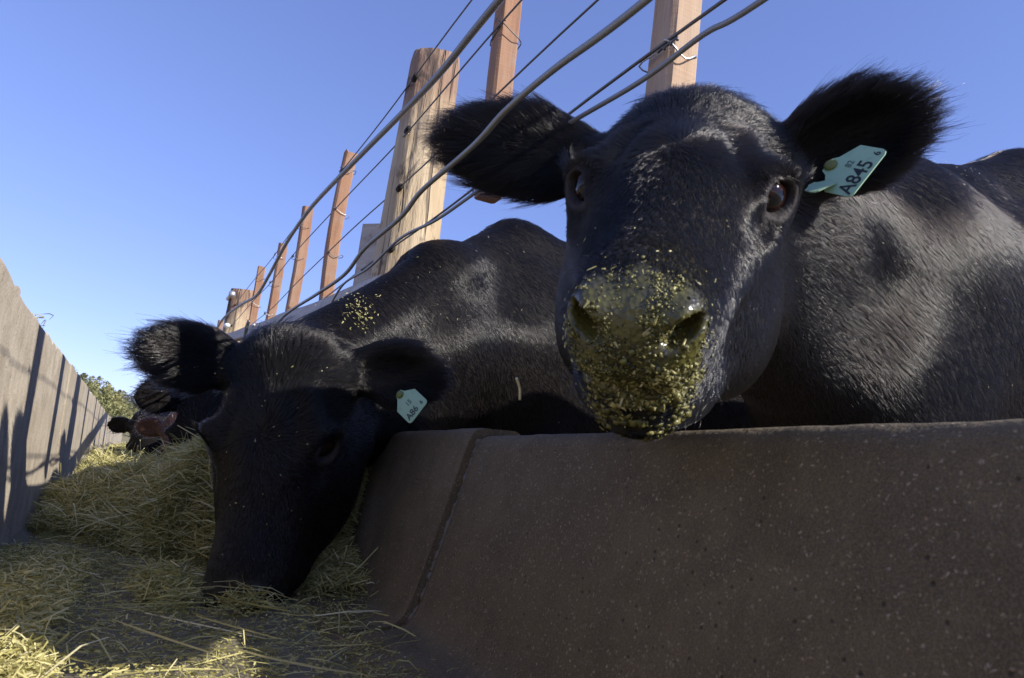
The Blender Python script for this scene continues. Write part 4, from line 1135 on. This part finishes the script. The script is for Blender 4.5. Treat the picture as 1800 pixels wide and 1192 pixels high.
def w_muz(C, h, N):
    base = sstep(.41, .46, h[:, 0]) * (.12 + .88 * sstep(-.045, -.075, h[:, 2])) * sstep(-.005, -.03, h[:, 2]) * sstep(-.24, -.15, h[:, 2]) * (np.abs(h[:, 1]) < .09)
    cl = np.clip(snoise(C, 26, 50, 3) + .25, 0, 1.2)
    return base * (.10 + cl) * (np.linalg.norm(h - np.array((.4, 0, -.1)), axis=1) < .2)
def lumps(cw, n, wfun, rr, seed, tmean, kind_name='feed_clumps'):
    '''wet mash: irregular flattened pellets stuck to the skin'''
    C = cw.V[cw.F].mean(1); w = cw.area * wfun(C, (C - cw.t) @ cw.R, cw.N[cw.F[:, 0]])
    P, f = sample_faces(cw.V, cw.F, w, n, seed); N = cw.N[cw.F[f, 0]]; r = np.random.default_rng(seed)
    ph = (1 + 5 ** .5) / 2
    ico = np.array([(-1, ph, 0), (1, ph, 0), (-1, -ph, 0), (1, -ph, 0), (0, -1, ph), (0, 1, ph), (0, -1, -ph), (0, 1, -ph), (ph, 0, -1), (ph, 0, 1), (-ph, 0, -1), (-ph, 0, 1)]) / 1.9
    tri = np.array([(0, 11, 5), (0, 5, 1), (0, 1, 7), (0, 7, 10), (0, 10, 11), (1, 5, 9), (5, 11, 4), (11, 10, 2), (10, 7, 6), (7, 1, 8), (3, 9, 4), (3, 4, 2), (3, 2, 6), (3, 6, 8), (3, 8, 9), (4, 9, 5), (2, 4, 11), (6, 2, 10), (8, 6, 7), (9, 8, 1)])
    sc = rr[0] + (rr[1] - rr[0]) * r.random(n) ** 2.2
    S = r.uniform(.55, 1.5, (n, 1, 3)) * ico[None] * (1 + .35 * r.normal(size=(n, 12, 1))) * sc[:, None, None]
    t1 = np.cross(N, r.normal(size=(n, 3))); t1 /= np.linalg.norm(t1, axis=1)[:, None]; t2 = np.cross(N, t1)
    V = P[:, None] + S[..., :1] * t1[:, None] + S[..., 1:2] * t2[:, None] + (S[..., 2:] * .6 + .0006) * N[:, None]
    F = (np.arange(n)[:, None, None] * 12 + tri[None]).reshape(-1, 3)
    me = mesh_np(kind_name, V.reshape(-1, 3) - cw.off, F, M_MASH, True)
    at = me.attributes.new('tint', 'FLOAT', 'POINT'); at.data.foreach_set('value', np.repeat(np.clip(r.normal(tmean, .22, n), 0, 1), 12).astype(np.float32))
    o = link(kind_name, me, cw.root); o['kind'] = 'stuff'
    return o
m_ = Mat('wet chewed feed'); v_ = m_.coord()
M_MASH = m_.principled(m_.ramp(m_.attr('tint'), [(.0, (.022, .020, .006)), (.45, (.085, .080, .020)), (.8, (.21, .195, .055)), (1.0, (.42, .38, .14))]), .38, m_.bump(m_.noise(v_, 500, 3), .5, .001))
def w_mash(C, h, N):
    return w_muz(C, h, N) * np.clip(snoise(C, 34, 57, 2) + .25, .03, 1) * (.25 + .75 * sstep(-.16, -.12, h[:, 2])) * (.12 + .88 * sstep(.062, .042, np.abs(h[:, 1]))) * sstep(.010, .018, np.linalg.norm(np.abs(h) * np.array((0, 1, 1)) - np.array((0, .044, .060)), axis=1))
lumps(cow1, 2600, w_mash, (.0007, .0026), 71, .30)
lumps(cow1, 450, w_mash, (.0018, .0046), 73, .45)
lumps(cow1, 2300, w_mash, (.0006, .0024), 72, .80)
crumbs(cow1, 'feed_crumbs', 900, w_mash, (.0015, .0042), (.0008, .0020), 61, .15, .003)
crumbs(cow1, 'feed_crumbs', 150, w_mash, (.002, .010), (.0012, .0026), 62, .68, .004)
def w_nose(C, h, N):
    return sstep(.18, .36, h[:, 0]) * sstep(.3, .8, N @ cow1.R[:, 2]) * (np.linalg.norm(h - np.array((.3, 0, -.1)), axis=1) < .25) * np.clip(snoise(C, 12, 51, 2), 0, 1)
crumbs(cow1, 'feed_crumbs', 20, w_nose, (.002, .006), (.001, .0022), 63, .6, .007)
def w_body(cw):
    def f(C, h, N):
        v = (-(C * N).sum(1) / np.linalg.norm(C, axis=1) > 0)
        return (h[:, 0] < -.02) * v * np.clip(N[:, 2] + .55, 0, 1) * np.clip(snoise(C, 5, 52, 3) + .3, 0, 1) / np.linalg.norm(C, axis=1) ** 2
    return f
crumbs(cow1, 'feed_crumbs', 170, w_body(cow1), (.0015, .005), (.0008, .0016), 64, .85, .011)
crumbs(cow2, 'feed_crumbs', 130, w_body(cow2), (.002, .007), (.0010, .0022), 65, .8, .012)
def w_poll(C, h, N):
    pt = rayw(628, 560); d = C / np.linalg.norm(C, axis=1)[:, None]
    return np.exp(-((d - pt) ** 2).sum(1) / .00022) * (np.linalg.norm(C, axis=1) < 2.2)
crumbs(cow2, 'feed_crumbs', 420, w_poll, (.003, .010), (.0014, .003), 66, .5, .020)
def w_face2(C, h, N):
    return (h[:, 0] > .05) * sstep(.3, .8, N @ cow2.R[:, 2]) * (np.linalg.norm(h - np.array((.2, 0, -.05)), axis=1) < .3)
crumbs(cow2, 'feed_crumbs', 45, w_face2, (.002, .005), (.0012, .0026), 67, .7, .010)

# ------------------------------------------------------------------ ear tags
def tag_mat(name, c):
    m = Mat(name); v = m.coord()
    return m.principled(m.mix(m.math('MULTIPLY', m.ramp(m.noise(v, 60, 5, .6), [(.5, 0.0), (.75, 1.0)]), .35), c, (.10, .12, .07)), .45, m.bump(m.noise(v, 150, 3), .15, .001))
M_TAG = tag_mat('mint green tag plastic', (.30, .47, .31)); M_STUD = tag_mat('yellow green tag stud', (.13, .15, .03)); M_INK = Mat('black tag ink').principled((.012, .016, .018), .6)
def tag_plate(w, h, t, c=.006):
    pts = [(-w / 2 + c, 0), (w / 2 - c, 0), (w / 2 - c * .3, c * .3), (w / 2, c), (w / 2, h * .62), (w * .20, h * .86), (w * .13, h), (-w * .13, h), (-w * .20, h * .86), (-w / 2, h * .62), (-w / 2, c), (-w / 2 + c * .3, c * .3)]
    n = len(pts); V = [(x, y, t / 2) for x, y in pts] + [(x, y, -t / 2) for x, y in pts]
    # slight dish
    V = np.array(V)
    i = np.arange(n); j = (i + 1) % n
    return V, [np.arange(n)[None], (np.arange(n)[None, ::-1] + n), np.stack([i + n, j + n, j, i], 1)]
def ear_tag(label, corner, along, up, w, h, texts, stud=True):
    """corner = middle of the lower edge; along/up span the face"""
    Rm = rot_cols(along, np.cross(along, up)); M = Matrix(np.vstack([np.column_stack([Rm, corner]), [0, 0, 0, 1]]).tolist())
    root = empty('ear_tag'); root.matrix_world = M; tag(root, label, 'ear tag', 'green cattle ear tags')
    V, Fs = tag_plate(w, h, .0016); link('plate', mesh_np('plate', V, Fs, M_TAG), root)
    a = np.arange(13) / 12 * math.pi; prof = np.column_stack([np.zeros(6), np.full(6, h * .90), np.array((-.004, .0012, .003, .0045, .0052, .0056))])
    if stud: Geo().tube(prof, [.004, .0075, .0075, .006, .004, .001], 14).build('stud', M_STUD, root, True)
    for (s, x, y, size, mat) in texts:
        f = bpy.data.curves.new('number', 'FONT'); f.body = s; f.size = size; f.align_x = 'LEFT'; f.extrude = .0001; f.offset = size * .012
        tmp = bpy.data.objects.new('number', f); COL.objects.link(tmp); bpy.context.view_layer.update()
        me = bpy.data.meshes.new_from_object(tmp.evaluated_get(bpy.context.evaluated_depsgraph_get())); bpy.data.objects.remove(tmp); bpy.data.curves.remove(f)
        me.materials.clear(); me.materials.append(mat); o = link('number', me, root); o.location = (x, y, .0012); o.scale = (.86, 1, 1)
    return root
def img_dir(px, py, dx, dy):
    """world direction of a small step across the picture at one point"""
    a = CAMROT @ np.array((px - CX, -(py - CY), -FPX)); b = CAMROT @ np.array((px + dx - CX, -(py + dy - CY), -FPX))
    return _n(b - a)
M_INKP = Mat('faded tag ink').principled((.06, .12, .105), .6)
view = rayw(1520, 290)
al = img_dir(1528, 305, 62, -79); pe = img_dir(1528, 305, -24, -31)
up = _n(pe * .62 + view * .70)
ear_tag('mint green ear tag printed A845 in the ear of the cow facing the camera', rayw(1529, 306) * .875, al, up, .066, .056,
        [('A845', -.0305, .0040, .0245, M_INK), ('6', .0235, .0050, .0120, M_INK), ('82', .002, .0265, .0110, M_INKP)])
al2 = img_dir(1450, 328, 50, -22); up2 = _n(img_dir(1450, 328, -8, -22) * .30 + view * .95)
ear_tag('small teal tag seen edge on, just below the A845 tag', rayw(1452, 330) * .87, al2, up2, .030, .030, [], False)
view2 = rayw(728, 705)
al3 = img_dir(728, 705, 26, -34); up3 = _n(img_dir(728, 705, -14, -20) * .8 + view2 * .55)
ear_tag('pale green ear tag hanging in the shaded ear of the feeding cow', rayw(737, 726) * 1.27, al3, up3, .052, .066,
        [('A86', -.022, .006, .019, M_INK), ('6', .014, .007, .012, M_INK), ('15', -.006, .028, .014, M_INKP)])
